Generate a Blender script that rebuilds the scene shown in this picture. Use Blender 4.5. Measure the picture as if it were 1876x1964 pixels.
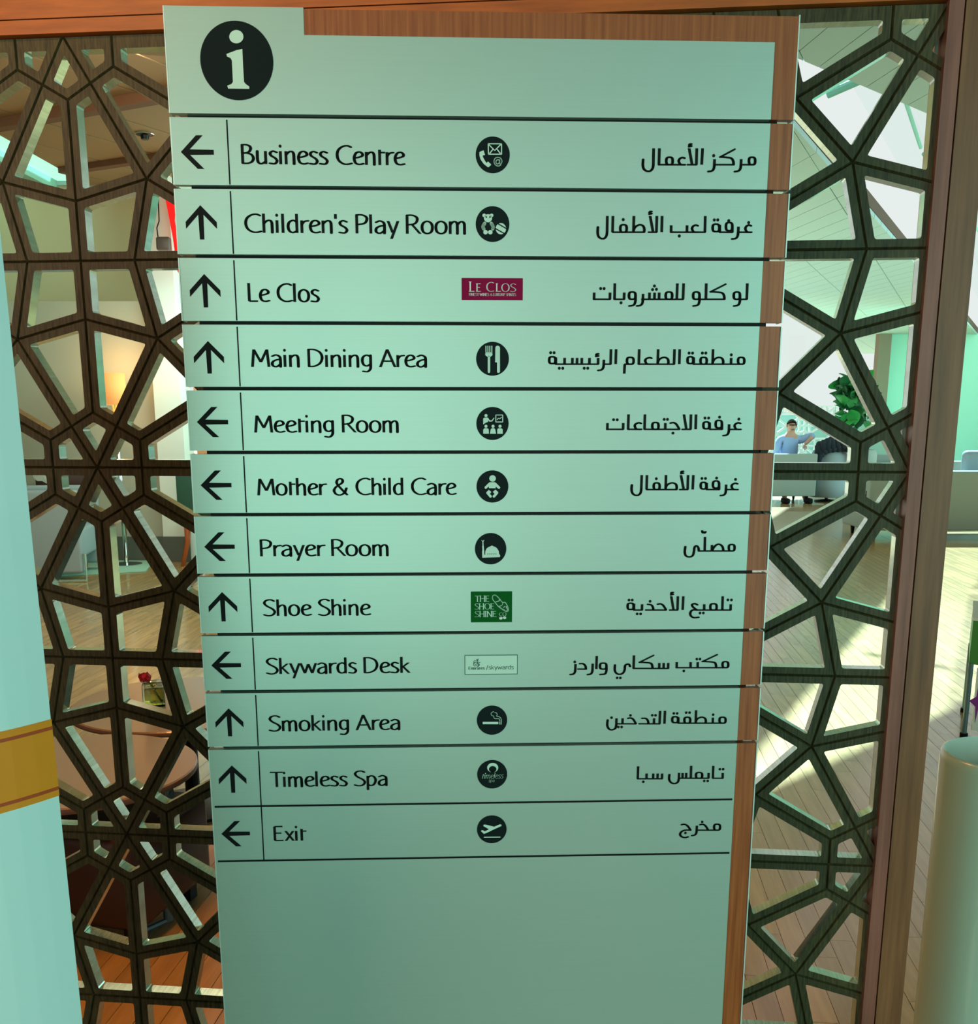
import bpy, bmesh, math, random
from mathutils import Vector, Matrix
random.seed(7)
for o in list(bpy.data.objects): bpy.data.objects.remove(o)
SC = bpy.context.scene
COL = SC.collection
# ------------------------------------------------------------------ camera
W, Hh, FPX, CYP = 1876.0, 1964.0, 2032.457, 1250.0
cd = bpy.data.cameras.new('camera'); cam = bpy.data.objects.new('camera', cd); COL.objects.link(cam)
cd.sensor_fit = 'HORIZONTAL'; cd.sensor_width = 36.0; cd.lens = 36.0 * FPX / W
cd.shift_y = (CYP - Hh / 2) / W; cd.clip_start = 0.02; cd.clip_end = 300
cam.location = (0, 0, 1.5); cam.rotation_euler = (math.pi / 2 - 0.222577, 0, 0)
SC.camera = cam
# ------------------------------------------------------------------ world, lights, exposure
w = bpy.data.worlds.new('world'); SC.world = w; w.use_nodes = True
w.node_tree.nodes['Background'].inputs[0].default_value = (0.80, 0.86, 0.84, 1)
w.node_tree.nodes['Background'].inputs[1].default_value = 1.0
SC.view_settings.view_transform = 'Standard'; SC.view_settings.look = 'None'
SC.view_settings.exposure = 0.0; SC.view_settings.gamma = 1.0; SC.view_settings.use_curve_mapping = False
def area(name, loc, target, size, power, color, sy=None):
    d = bpy.data.lights.new(name, 'AREA'); d.energy = power; d.color = color
    d.shape = 'RECTANGLE'; d.size = size; d.size_y = sy or size
    o = bpy.data.objects.new(name, d); COL.objects.link(o); o.location = loc
    o.rotation_euler = (Vector(target) - Vector(loc)).to_track_quat('-Z', 'Y').to_euler(); return o
area('fill_light_behind_right', (3.0, -1.6, 1.5), (0.3, 1.5, 1.1), 2.4, 62, (0.14, 1.0, 0.86), 2.8)  # added teal fill for the sign front, out of view; no real window
area('fill_light_behind', (-0.6, -2.6, 1.3), (0.0, 1.5, 0.8), 2.2, 36, (0.50, 1.0, 0.80), 2.4)  # unseen mint fill added behind the camera to brighten the sign
area('warm_fill_front_left', (-2.6, -1.3, 1.7), (-0.35, 1.5, 1.1), 1.3, 50, (1.0, 0.74, 0.56), 1.8)  # added warm fill that greys the left side of the sign
def spot(name, loc, target, power, color, deg, r=.15):
    d = bpy.data.lights.new(name, 'SPOT'); d.energy = power; d.color = color; d.spot_size = math.radians(deg); d.spot_blend = .8; d.shadow_soft_size = r
    o = bpy.data.objects.new(name, d); COL.objects.link(o); o.location = loc; o.rotation_euler = (Vector(target) - Vector(loc)).to_track_quat('-Z', 'Y').to_euler()
spot('warm_fill_spot_left', (-1.7, -0.2, 3.1), (-0.75, 1.8, 2.25), 72, (1.0, 0.50, 0.18), 46)  # added spot, out of view, to turn the left of the beam orange
area('fill_light_lounge_left', (-2.6, 7.0, 3.6), (-3.0, 8.5, 0.0), 2.4, 120, (1.0, 0.86, 0.62))  # warm fill added for the left lounge; no fitting hangs there
area('fill_light_lounge_right', (13.5, 14.0, 1.9), (3.0, 15.0, 2.4), 5.0, 560, (0.46, 0.96, 0.90), 3.4)  # added fill beyond the frame that brightens the right lounge and its ceiling
area('fill_light_lounge_far', (12.0, 24.0, 3.5), (10.5, 30.0, 1.0), 4.0, 700, (0.30, 1.0, 0.80))  # teal fill added for the far end of the lounge, no window
area('fill_light_left_deep', (0.6, 9.0, 3.5), (-4.0, 11.0, 1.0), 2.0, 110, (0.45, 1.0, 0.80))  # added mint fill for the deep left side, not a window
area('warm_fill_table', (-1.05, 2.55, 2.9), (-1.0, 2.7, 0.0), 0.5, 40, (1.0, 0.38, 0.10))  # orange fill added above the left floor and tables, no real downlight
sd = bpy.data.lights.new('sun', 'SUN'); sd.energy = 31.0; sd.color = (0.46, 0.78, 1.0); sd.angle = 0.02
so = bpy.data.objects.new('sun', sd); COL.objects.link(so); so.location = (5, 20, 12)
so.rotation_euler = Vector((-0.12, -0.80, -1.0)).to_track_quat('-Z', 'Y').to_euler()
# ------------------------------------------------------------------ materials
def lin(c): 
    r = []
    for v in c[:3]:
        v /= 255.0; r.append(v / 12.92 if v <= 0.04045 else ((v + 0.055) / 1.055) ** 2.4)
    return (*r, 1.0)
M = {}
def mat(name, rgb, rough=0.6, metal=0.0, spec=0.5, coat=0.0, emit=None, es=1.0, raw=False, trans=0.0, alpha=1.0):
    m = bpy.data.materials.new(name); m.use_nodes = True
    b = m.node_tree.nodes['Principled BSDF']
    b.inputs['Base Color'].default_value = (*rgb[:3], 1) if raw else lin(rgb)
    b.inputs['Roughness'].default_value = rough; b.inputs['Metallic'].default_value = metal
    b.inputs['Specular IOR Level'].default_value = spec; b.inputs['Coat Weight'].default_value = coat
    b.inputs['Transmission Weight'].default_value = trans; b.inputs['Alpha'].default_value = alpha
    if emit: b.inputs['Emission Color'].default_value = lin(emit); b.inputs['Emission Strength'].default_value = es
    M[name] = m; return m
def noise_color(m, c1, c2, scale, detail=6, contrast=(0.35, 0.65), per_obj=0.0, island=0.0, bump=0.0, coords='Object', rough=0.6):
    nt = m.node_tree; N = nt.nodes; L = nt.links; b = N['Principled BSDF']
    tc = N.new('ShaderNodeTexCoord'); mp = N.new('ShaderNodeMapping'); mp.inputs['Scale'].default_value = scale
    L.new(tc.outputs[coords], mp.inputs[0]); n = N.new('ShaderNodeTexNoise'); n.inputs['Detail'].default_value = detail
    n.inputs['Scale'].default_value = 1.0; n.inputs['Roughness'].default_value = rough; L.new(mp.outputs[0], n.inputs['Vector'])
    r = N.new('ShaderNodeValToRGB'); r.color_ramp.elements[0].position = contrast[0]; r.color_ramp.elements[1].position = contrast[1]
    r.color_ramp.elements[0].color = lin(c1); r.color_ramp.elements[1].color = lin(c2); L.new(n.outputs['Fac'], r.inputs[0])
    out = r.outputs[0]
    if per_obj or island:
        h = N.new('ShaderNodeHueSaturation'); oi = N.new('ShaderNodeObjectInfo'); g = N.new('ShaderNodeNewGeometry')
        ad = N.new('ShaderNodeMath'); ad.operation = 'ADD'; L.new(oi.outputs['Random'], ad.inputs[0]); L.new(g.outputs['Random Per Island'], ad.inputs[1])
        fr = N.new('ShaderNodeMath'); fr.operation = 'FRACT'; L.new(ad.outputs[0], fr.inputs[0])
        mr = N.new('ShaderNodeMapRange'); a = max(per_obj, island); mr.inputs['To Min'].default_value = 1 - a; mr.inputs['To Max'].default_value = 1 + a
        L.new(fr.outputs[0], mr.inputs['Value']); L.new(mr.outputs[0], h.inputs['Value']); L.new(out, h.inputs['Color']); out = h.outputs[0]
        # shift the grain from piece to piece
        cx = N.new('ShaderNodeCombineXYZ'); ml = N.new('ShaderNodeMath'); ml.operation = 'MULTIPLY'; ml.inputs[1].default_value = 37.0
        L.new(fr.outputs[0], ml.inputs[0]); L.new(ml.outputs[0], cx.inputs[2]); L.new(cx.outputs[0], mp.inputs['Location'])
    L.new(out, b.inputs['Base Color'])
    if bump:
        bp = N.new('ShaderNodeBump'); bp.inputs['Strength'].default_value = bump; bp.inputs['Distance'].default_value = 0.002
        L.new(n.outputs['Fac'], bp.inputs['Height']); L.new(bp.outputs[0], b.inputs['Normal'])
    return m
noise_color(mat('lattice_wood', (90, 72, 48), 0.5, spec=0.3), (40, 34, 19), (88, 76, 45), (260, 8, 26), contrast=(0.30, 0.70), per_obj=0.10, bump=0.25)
noise_color(mat('strip_wood', (140, 80, 45), 0.38), (122, 52, 18), (178, 98, 50), (160, 8, 5), contrast=(0.25, 0.75), bump=0.05)
noise_color(mat('beam_wood', (150, 80, 40), 0.45), (150, 70, 16), (200, 100, 32), (8, 8, 90), contrast=(0.25, 0.75))
noise_color(mat('post_wood', (110, 78, 56), 0.4), (92, 54, 32), (146, 94, 60), (60, 8, 3), contrast=(0.25, 0.75))
noise_color(mat('strip_frame_wood', (122, 80, 66), 0.4), (108, 60, 48), (158, 96, 82), (80, 8, 4), contrast=(0.25, 0.75))
noise_color(mat('lattice_edge', (200, 232, 214), 0.14, metal=0.7, coat=0.3), (146, 156, 132), (206, 230, 212), (260, 8, 26), contrast=(0.2, 0.8))  # pale mint metal stands for window light reflected on the cut wood edges
mat('bead_grey', (150, 150, 136), 0.35)
mat('groove_dark', (14, 14, 12), 0.9)
mp_ = mat('plate_silver', (176, 196, 180), 0.30, metal=0.40, spec=0.5)
noise_color(mp_, (176, 196, 184), (180, 200, 188), (4, 4, 900), contrast=(0.3, 0.7))
mp_.node_tree.nodes['Principled BSDF'].inputs['Roughness'].default_value = 0.34
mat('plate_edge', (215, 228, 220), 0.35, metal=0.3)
mat('black_vinyl', (10, 14, 14), 0.6, spec=.15)
mat('icon_black', (6, 22, 22), 0.6, spec=.15)
mat('magenta', (138, 6, 60), 0.6, spec=.1); mat('sign_green', (0, 84, 26), 0.6, spec=.1); mat('logo_white', (225, 225, 222), 0.5); mat('logo_pink', (190, 90, 110), 0.5)
mat('logo_line_green', (10, 88, 68), 0.5); mat('pale_mint', (196, 220, 204), 0.4)
mat('core_black', (8, 9, 9), 0.7)
pf = mat('floor_wood', (180, 140, 95), 0.26, spec=0.55)
pf.node_tree.nodes['Principled BSDF'].inputs['Coat Weight'].default_value = .5; pf.node_tree.nodes['Principled BSDF'].inputs['Coat Roughness'].default_value = .12
noise_color(pf, (152, 116, 66), (200, 160, 98), (30, 2.2, 30), contrast=(0.2, 0.8), per_obj=0.16, island=0.16)
noise_color(mat('floor_far', (170, 130, 88), 0.26, spec=0.55, coat=.5), (152, 120, 76), (190, 154, 104), (6, 0.6, 1), contrast=(0.05, 0.95))
mat('floor_gap', (70, 50, 32), 0.8)
mat('ceiling_beige', (166, 136, 98), 0.8); mat('ceiling_mint', (162, 190, 186), 0.8); mat('ceiling_joint', (92, 70, 56), 0.9); mat('ceiling_beam', (120, 82, 56), 0.8)
mat('wall_beige', (206, 196, 156), 0.8); mat('wall_grey', (172, 176, 158), 0.8); mat('wall_teal', (150, 196, 178), 0.8); mat('wall_white', (222, 228, 218), 0.7)
mat('baseboard_dark', (86, 92, 84), 0.5); mat('column_brown', (120, 104, 86), 0.7)
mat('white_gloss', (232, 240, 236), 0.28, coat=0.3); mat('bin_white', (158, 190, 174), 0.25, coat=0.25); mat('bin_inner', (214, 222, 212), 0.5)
mat('gold', (255, 140, 6), 0.5); mat('copper_line', (200, 70, 24), 0.45)
mat('fabric_grey', (150, 164, 156), 0.9); mat('fabric_blue_grey', (150, 168, 174), 0.9); mat('fabric_light', (206, 216, 208), 0.9); mat('fabric_teal', (60, 110, 96), 0.9)
mat('leather_black', (9, 8, 8), 0.7, spec=.2); mat('leather_brown', (52, 28, 16), 0.45); mat('metal_dark', (26, 24, 23), 0.4, metal=0.6)
mat('chrome', (210, 220, 220), 0.08, metal=1.0); mat('metal_mint', (190, 220, 208), 0.25, metal=0.7)
mat('table_top', (142, 122, 100), 0.30, spec=0.5, coat=0.2); mat('table_edge', (120, 96, 80), 0.4); mat('wood_orange', (180, 92, 40), 0.4)
mat('red', (250, 6, 14), 0.5, emit=(250, 0, 10), es=0.55); mat('screen_brown', (96, 82, 78), 0.4)  # the banner red carries an added glow, though it is no lamp
mat('glass', (235, 245, 235), 0.03, trans=1.0); M['glass'].node_tree.nodes['Principled BSDF'].inputs['IOR'].default_value = 1.3
mat('water', (190, 190, 90), 0.02, trans=0.9); mat('petal', (170, 14, 34), 0.6); mat('stem_green', (70, 120, 60), 0.6)
mat('shade', (230, 170, 100), 0.8, emit=(232, 150, 80), es=0.75)
mat('skin', (196, 150, 126), 0.55); mat('hair', (52, 42, 38), 0.8); mat('shirt', (150, 176, 214), 0.9); mat('trousers', (40, 46, 58), 0.85)
mat('leaf', (44, 150, 70), 0.45); mat('leaf_dark', (20, 92, 48), 0.5); mat('trunk', (110, 90, 66), 0.8); mat('pot', (190, 200, 194), 0.5)
mat('green_panel', (66, 140, 58), 0.5); mat('purple', (130, 40, 150), 0.5); mat('acrylic', (225, 240, 234), 0.2)
mat('tube_grey', (96, 124, 128), 0.35, metal=0.4); mat('skylight_diffuser', (170, 230, 210), 0.7, emit=(172, 240, 216), es=0.95)  # diffuser glow stands for daylight coming through the left skylight
mat('truss', (120, 200, 180), 0.5); mat('jacket', (22, 34, 44), 0.9); mat('wood_panel_orange', (196, 128, 84), 0.6)
mat('screen_white', (232, 240, 234), 0.6)
def win_glass():
    m = bpy.data.materials.new('window_glass'); m.use_nodes = True; nt = m.node_tree; nt.nodes.clear()
    o = nt.nodes.new('ShaderNodeOutputMaterial'); mx = nt.nodes.new('ShaderNodeMixShader'); t = nt.nodes.new('ShaderNodeBsdfTransparent'); g = nt.nodes.new('ShaderNodeBsdfGlossy')
    t.inputs[0].default_value = (0.97, 1.0, 0.985, 1); g.inputs['Roughness'].default_value = 0.03; mx.inputs[0].default_value = 0.05
    nt.links.new(t.outputs[0], mx.inputs[1]); nt.links.new(g.outputs[0], mx.inputs[2]); nt.links.new(mx.outputs[0], o.inputs[0]); M['window_glass'] = m
win_glass()
# ------------------------------------------------------------------ helpers
def mesh_obj(name, verts, faces, m, parent=None, mats=None, fm=None, smooth=False):
    me = bpy.data.meshes.new(name); me.from_pydata([tuple(v) for v in verts], [], faces); me.update()
    for q in (mats or [m]): me.materials.append(M[q] if isinstance(q, str) else q)
    if fm:
        for i, f in enumerate(me.polygons): f.material_index = fm[i]
    if smooth:
        for f in me.polygons: f.use_smooth = True
    o = bpy.data.objects.new(name, me); COL.objects.link(o)
    if parent: o.parent = parent
    return o
def thing(name, label, cat, loc=(0, 0, 0), rz=0.0, group=None):
    o = bpy.data.objects.new(name, None); COL.objects.link(o); o.location = loc; o.rotation_euler = (0, 0, rz); o.empty_display_size = 0.1
    o['label'] = label; o['category'] = cat
    if group: o['group'] = group
    return o
def tag(o, label, cat, group=None):
    o['label'] = label; o['category'] = cat
    if group: o['group'] = group
    return o
def struct(o): o['kind'] = 'structure'; return o
class MB:
    def __init__(s): s.v = []; s.f = []
    def add(s, v, f):
        n = len(s.v); s.v += [tuple(x) for x in v]; s.f += [tuple(i + n for i in q) for q in f]; return s
    def box(s, c, d, rz=0.0, taper=1.0):
        cx, cy, cz = c; x, y, z = d[0] / 2, d[1] / 2, d[2] / 2; ca, sa = math.cos(rz), math.sin(rz); vs = []
        for k in (-1, 1):
            t = taper if k < 0 else 1.0
            for a, b in ((-1, -1), (1, -1), (1, 1), (-1, 1)):
                px, py = a * x * t, b * y * t; vs.append((cx + px * ca - py * sa, cy + px * sa + py * ca, cz + k * z))
        return s.add(vs, [(3, 2, 1, 0), (4, 5, 6, 7), (0, 1, 5, 4), (1, 2, 6, 5), (2, 3, 7, 6), (3, 0, 4, 7)])
    def tube(s, pts, r, n=8, r2=None):
        pts = [Vector(p) for p in pts]; rings = []
        for i, p in enumerate(pts):
            d = (pts[min(i + 1, len(pts) - 1)] - pts[max(i - 1, 0)]).normalized()
            u = d.cross(Vector((0, 0, 1)) if abs(d.z) < 0.9 else Vector((0, 1, 0))).normalized(); v = d.cross(u)
            rr = r if r2 is None else r + (r2 - r) * i / (len(pts) - 1)
            rings.append([p + (u * math.cos(2 * math.pi * k / n) + v * math.sin(2 * math.pi * k / n)) * rr for k in range(n)])
        vs = [q for g in rings for q in g]; fs = []
        for i in range(len(rings) - 1):
            for k in range(n): fs.append((i * n + k, i * n + (k + 1) % n, (i + 1) * n + (k + 1) % n, (i + 1) * n + k))
        fs.append(tuple(range(n))[::-1]); fs.append(tuple((len(rings) - 1) * n + k for k in range(n))); return s.add(vs, fs)
    def lathe(s, prof, n=48, c=(0, 0, 0), a0=0.0, a1=2 * math.pi, closed=True):
        vs = []; m = n if closed else n + 1
        for i in range(m):
            a = a0 + (a1 - a0) * i / n
            for r, z in prof: vs.append((c[0] + r * math.cos(a), c[1] + r * math.sin(a), c[2] + z))
        k = len(prof); fs = []
        for i in range(n):
            j = (i + 1) % m
            for q in range(k - 1): fs.append((i * k + q, j * k + q, j * k + q + 1, i * k + q + 1))
        return s.add(vs, fs)
    def build(s, name, m, parent=None, bevel=0.0, seg=2, smooth=False):
        o = mesh_obj(name, s.v, s.f, m, parent, smooth=smooth)
        if bevel:
            b = o.modifiers.new('bevel', 'BEVEL'); b.width = bevel; b.segments = seg; b.limit_method = 'ANGLE'
            for f in o.data.polygons: f.use_smooth = True
        return o
def box(name, c, d, m, parent=None, bevel=0.0, rz=0.0, seg=2): return MB().box(c, d, rz).build(name, m, parent, bevel, seg)
def dup(o, parent=None):
    c = o.copy(); COL.objects.link(c); c.parent = parent
    for ch in list(o.children): dup(ch, c)
    return c
def clip(poly, a, b, c):      # keep a*x+b*y<=c
    out = []
    for i in range(len(poly)):
        p, q = poly[i], poly[(i + 1) % len(poly)]; dp, dq = a * p[0] + b * p[1] - c, a * q[0] + b * q[1] - c
        if dp <= 0: out.append(p)
        if (dp < 0 < dq) or (dq < 0 < dp):
            t = dp / (dp - dq); out.append((p[0] + (q[0] - p[0]) * t, p[1] + (q[1] - p[1]) * t))
    return out
def clip_to(poly, region):    # region convex, counter-clockwise
    for i in range(len(region)):
        p, q = region[i], region[(i + 1) % len(region)]; nx, ny = q[1] - p[1], -(q[0] - p[0])
        poly = clip(poly, nx, ny, nx * p[0] + ny * p[1])
        if len(poly) < 3: return []
    return poly
def prism(mb, poly, z0, z1):
    n = len(poly); return mb.add([(x, y, z0) for x, y in poly] + [(x, y, z1) for x, y in poly],
        [tuple(range(n))[::-1], tuple(range(n, 2 * n))] + [(i, (i + 1) % n, n + (i + 1) % n, n + i) for i in range(n)])
def parea(p): return abs(sum(p[i][0] * p[(i + 1) % len(p)][1] - p[(i + 1) % len(p)][0] * p[i][1] for i in range(len(p)))) / 2
def vis(x, y, z):
    cz = math.cos(0.222577); sz = math.sin(0.222577); dz = z - 1.5; d = y * cz - dz * sz
    if d < 0.1: return None
    return W / 2 + FPX * x / d, CYP - FPX * (dz * cz + y * sz) / d
# ------------------------------------------------------------------ floor
fl = struct(mesh_obj('floor', [(-14, -6, -0.012), (24, -6, -0.012), (24, 46, -0.012), (-14, 46, -0.012)], [(0, 1, 2, 3)], 'floor_gap'))
HA = math.radians(5.54); ax = (math.sin(HA), math.cos(HA)); bx = (math.cos(HA), -math.sin(HA))
PW, PL = 0.068, 0.62
def plank_mesh():
    g = 0.0007; x, y = PW / 2 - g, PL / 2 - g; z = 0.0
    mb = MB(); mb.add([(-x, -y, -.011), (x, -y, -.011), (x, y, -.011), (-x, y, -.011), (-x, -y, z), (x, -y, z), (x, y, z), (-x, y, z)],
        [(4, 5, 6, 7), (0, 1, 5, 4), (1, 2, 6, 5), (2, 3, 7, 6), (3, 0, 4, 7)]); return mb
pm = bpy.data.meshes.new('plank'); t_ = plank_mesh(); pm.from_pydata(t_.v, [], t_.f); pm.update(); pm.materials.append(M['floor_wood'])
cand = []; far = MB()
rr = random.Random(3); ilo, ihi = int(-9 / PW), int(11 / PW)
for i in range(ilo, ihi):
    off = rr.random() * PL
    for j in range(int(0.6 / PL), int(13 / PL)):
        s, t = i * PW, j * PL + off + 0.9; X = bx[0] * s + ax[0] * t; Y = bx[1] * s + ax[1] * t
        if Y > 13: continue
        q = vis(X, Y, 0)
        if q is None: inview = False
        else:
            inview = -40 < q[0] < 1916 and q[1] < 2010 and not (440 < q[0] < 1400)
        if inview and Y < 4.6 and not (150 > q[0] and q[1] > 1100): cand.append((Y, X, s, t))
        else: far.add([(bx[0] * (s + dx) + ax[0] * (t + dy), bx[1] * (s + dx) + ax[1] * (t + dy), 0) for dx, dy in ((-PW / 2 + .001, -PL / 2 + .001), (PW / 2 - .001, -PL / 2 + .001), (PW / 2 - .001, PL / 2 - .001), (-PW / 2 + .001, PL / 2 - .001))], [(0, 1, 2, 3)])
cand.sort()
for k, (Y, X, s, t) in enumerate(cand):
    if k < 295:
        o = bpy.data.objects.new('plank', pm); COL.objects.link(o); o.parent = fl; o.location = (X, Y, 0); o.rotation_euler = (0, 0, -HA)
    else: far.add([(bx[0] * (s + dx) + ax[0] * (t + dy), bx[1] * (s + dx) + ax[1] * (t + dy), 0) for dx, dy in ((-PW / 2 + .001, -PL / 2 + .001), (PW / 2 - .001, -PL / 2 + .001), (PW / 2 - .001, PL / 2 - .001), (-PW / 2 + .001, PL / 2 - .001))], [(0, 1, 2, 3)])
o = far.build('planks', 'floor_wood', fl); o['kind'] = 'stuff'
o = mesh_obj('far_floor', [(-14, 13.3, -0.001), (24, 10.0, -0.001), (24, 46, -0.001), (-14, 46, -0.001)], [(0, 1, 2, 3)], 'floor_far', fl)
# ------------------------------------------------------------------ ceiling
CZ = 3.7
apex = (1.17, 6.667)
def on(p, d, t): return (p[0] + d[0] * t, p[1] + d[1] * t)
Ud = (0.723, 0.690); Ld = (0.4557, 0.890)
ceil_root = struct(mesh_obj('ceiling', *(lambda mb: (mb.v, mb.f))(prism(prism(prism(MB(), [(-14, -6), (22, -6), on(apex, Ud, 28.8), apex, (-14, apex[1])], CZ + .06, CZ + .2),
    [(-3.99, apex[1]), apex, on(apex, Ld, 5.2), (-3.99, 11.3)], CZ + .06, CZ + .2), [(1.65, 11.3), on(apex, Ld, 5.2), on(apex, Ld, 41), (14.5, 42.6)], CZ + .06, CZ + .2)), 'ceiling_joint'))
prism(MB(), [(-14, 11.3), (1.64, 11.3), (3.1, 14.8), (-14, 14.8)], CZ, CZ + .2).build('ceiling_slab', 'ceiling_mint', ceil_root)  # slab added past the lounge wall to keep sun off the left floor
for o in (prism(MB(), [(-14, apex[1]), (-5.6, apex[1]), (-5.6, 11.3), (-14, 11.3)], CZ, CZ + .2).build('ceiling_slab', 'ceiling_beige', ceil_root),): pass
def panels(region, va, vb, pa, pb, m, name, thick=.05, gap=.012, org=(0, 0), lim=300):
    n = 0; rest = MB()
    det = va[0] * vb[1] - va[1] * vb[0]
    def inv(p): x, y = p[0] - org[0], p[1] - org[1]; return ((x * vb[1] - y * vb[0]) / det, (va[0] * y - va[1] * x) / det)
    ab = [inv(p) for p in region]; a0, a1 = min(a for a, b in ab), max(a for a, b in ab); b0, b1 = min(b for a, b in ab), max(b for a, b in ab)
    for i in range(math.floor(a0 / pa), math.ceil(a1 / pa)):
        for j in range(math.floor(b0 / pb), math.ceil(b1 / pb)):
            q = [(i * pa + gap / 2, j * pb + gap / 2), ((i + 1) * pa - gap / 2, j * pb + gap / 2), ((i + 1) * pa - gap / 2, (j + 1) * pb - gap / 2), (i * pa + gap / 2, (j + 1) * pb - gap / 2)]
            q = [(org[0] + va[0] * a + vb[0] * b, org[1] + va[1] * a + vb[1] * b) for a, b in q]
            if det < 0: q = q[::-1]
            q = clip_to(q, region)
            if len(q) < 3 or parea(q) < 0.0008: continue
            cx = sum(p[0] for p in q) / len(q); cy = sum(p[1] for p in q) / len(q); vv = vis(cx, cy, CZ)
            see = vv is not None and -60 < vv[0] < 1940 and -60 < vv[1] < 800 and not (560 < vv[0] < 1380)
            if see and n < lim: prism(MB(), q, CZ, CZ + thick).build(name, m, ceil_root); n += 1
            else: prism(rest, q, CZ, CZ + thick)
    if rest.v:
        o = rest.build(name + 's', m, ceil_root); o['kind'] = 'stuff'
h1 = math.radians(-6.5); h2 = math.radians(24)
vA = (math.sin(h1), math.cos(h1)); vB = (math.sin(h2), math.cos(h2))
L5 = on(apex, Ld, 5.2)
panels([(1.17, 3.0), (8, 3.0), on(apex, Ud, 9.5), apex], vB, vA, 0.5, 1.7, 'ceiling_mint', 'ceiling_panel', org=(1.94, 7.29), lim=130)
panels([(0.2, 3.0), (1.17, 3.0), apex, (0.2, apex[1])], vB, vA, 0.95, 1.7, 'ceiling_mint', 'ceiling_panel', org=(1.94, 7.29), lim=40)
panels([(1.65, 11.3), L5, on(apex, Ld, 41), (14.5, 42.6)], vB, vA, 0.62, 1.9, 'ceiling_mint', 'ceiling_panel', org=(3.96, 14.99), lim=150, gap=.02)
panels([(0.2, apex[1]), apex, L5, (0.2, 11.3)], vB, vA, 1.1, 1.9, 'ceiling_mint', 'ceiling_panel', org=(3.96, 14.99), lim=20)
cA = (0.886, -0.463); cB = (0.463, 0.886)
panels([(-14, 2.5), (0.2, 2.5), (0.2, apex[1]), (-14, apex[1])], cA, cB, 0.62, 1.42, 'ceiling_beige', 'ceiling_panel', org=(-2.47, 8.2), lim=90, gap=.02)
panels([(-3.99, apex[1]), (0.2, apex[1]), (0.2, 11.3), (-3.99, 11.3)], cA, cB, 0.62, 1.42, 'ceiling_beige', 'ceiling_panel', org=(-2.47, 8.2), lim=90, gap=.02)
# beams under the left ceiling, skylight wells
for k, (p, q, hgt) in enumerate((((-3.9, 8.95), (-1.2, 7.55), .07), ((-3.95, 10.55), (-1.2, 9.12), .05), ((-3.9, 7.55), (-1.0, 6.03), .05))):
    a = math.atan2(q[1] - p[1], q[0] - p[0]); box('ceiling_beam', ((p[0] + q[0]) / 2, (p[1] + q[1]) / 2, CZ - hgt / 2 - .001), (math.dist(p, q), .10, hgt), 'ceiling_beam', ceil_root, rz=a)
sk = struct(box('window_1', (-4.14, 9.2, CZ + .06), (.30, 4.9, .04), 'skylight_diffuser'))
box('skylight_rib', (-4.385, 9.2, CZ + .01), (.17, 4.9, .12), 'wall_teal', sk)
box('skylight_pane', (-5.04, 9.2, CZ + .06), (1.12, 4.9, .04), 'skylight_diffuser', sk)
# right skylight: glass and truss
rs = struct(prism(MB(), [apex, on(apex, Ld, 34), on(apex, Ud, 28.8)][::-1], CZ + .9, CZ + .91).build('window_2', 'window_glass'))
tr = MB()
for a, b in (((2.55, 7.9), (4.6, 12.2)), ((4.75, 12.5), (8.0, 18.2))):
    tr.tube([(a[0], a[1], CZ + .55), (b[0], b[1], CZ + .55)], .02)
tr.tube([(3.25, 9.6, CZ + .55), (2.9, 9.9, CZ + .45)], .035); tr.tube([(3.25, 9.6, CZ + .55), (3.5, 9.3, CZ + .7)], .02)
tr.build('skylight_truss', 'truss', rs)
# ------------------------------------------------------------------ walls
wb = struct(MB().box((-9.5, -5.6, 1.8), (9, .2, 3.9)).box((.35, -3.4, 1.85), (.55, .5, 3.7)).build('wall_back', 'wall_white'))  # column behind the camera is added for its reflection in the plates
struct(MB().box((-12, 2.6, 1.85), (.2, 17.4, 3.7)).build('wall_left', 'wall_beige'))
struct(MB().box((-7.75, 11.45, 1.87), (8.8, .2, 3.72)).build('wall_lounge', 'wall_beige'))
struct(MB().box((17.8, 32.2, 1.85), (12.4, .2, 3.7)).build('wall_far', 'wall_teal'))
co = struct(MB().box((11.42, 31.9, 1.85), (.36, .3, 3.7)).build('trim_1', 'column_brown'))
wp = struct(MB().box((-6.35, 10.98, 1.28), (6.0, .16, 2.56)).build('wall_partition', 'wall_grey'))
struct(MB().box((-6.35, 10.885, .125), (6.02, .03, .25)).build('baseboard_partition', 'baseboard_dark'))
cl = struct(MB().box((-3.19, 10.98, 1.85), (.27, .34, 3.7)).build('trim_2', 'wall_white'))
struct(MB().box((-3.19, 10.80, .13), (.275, .03, .26)).build('baseboard_column', 'baseboard_dark'))
area('fill_light_niche', (-2.4, 10.2, 2.2), (-3.2, 11.2, 1.9), .8, 16, (.72, 1.0, .92))  # unseen mint fill added to whiten the column and niche
tag(box('wood_panel_strip', (-2.98, 11.22, 1.25), (.10, .06, 2.5), 'wood_panel_orange'), 'upright orange wood strip beside the pale column behind the left screen', 'panel')
struct(MB().box((-2.60, 11.4, 1.2), (.5, .1, 2.4)).build('wall_niche', 'wall_white'))
# ------------------------------------------------------------------ glass curtain wall on the far left side of the right lounge
cw = struct(mesh_obj('window_3', [(5.33, 20.26, 0), (14.47, 42.5, 0), (14.47, 42.5, 3.7), (5.33, 20.26, 3.7)], [(0, 1, 2, 3)], 'window_glass'))
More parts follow.
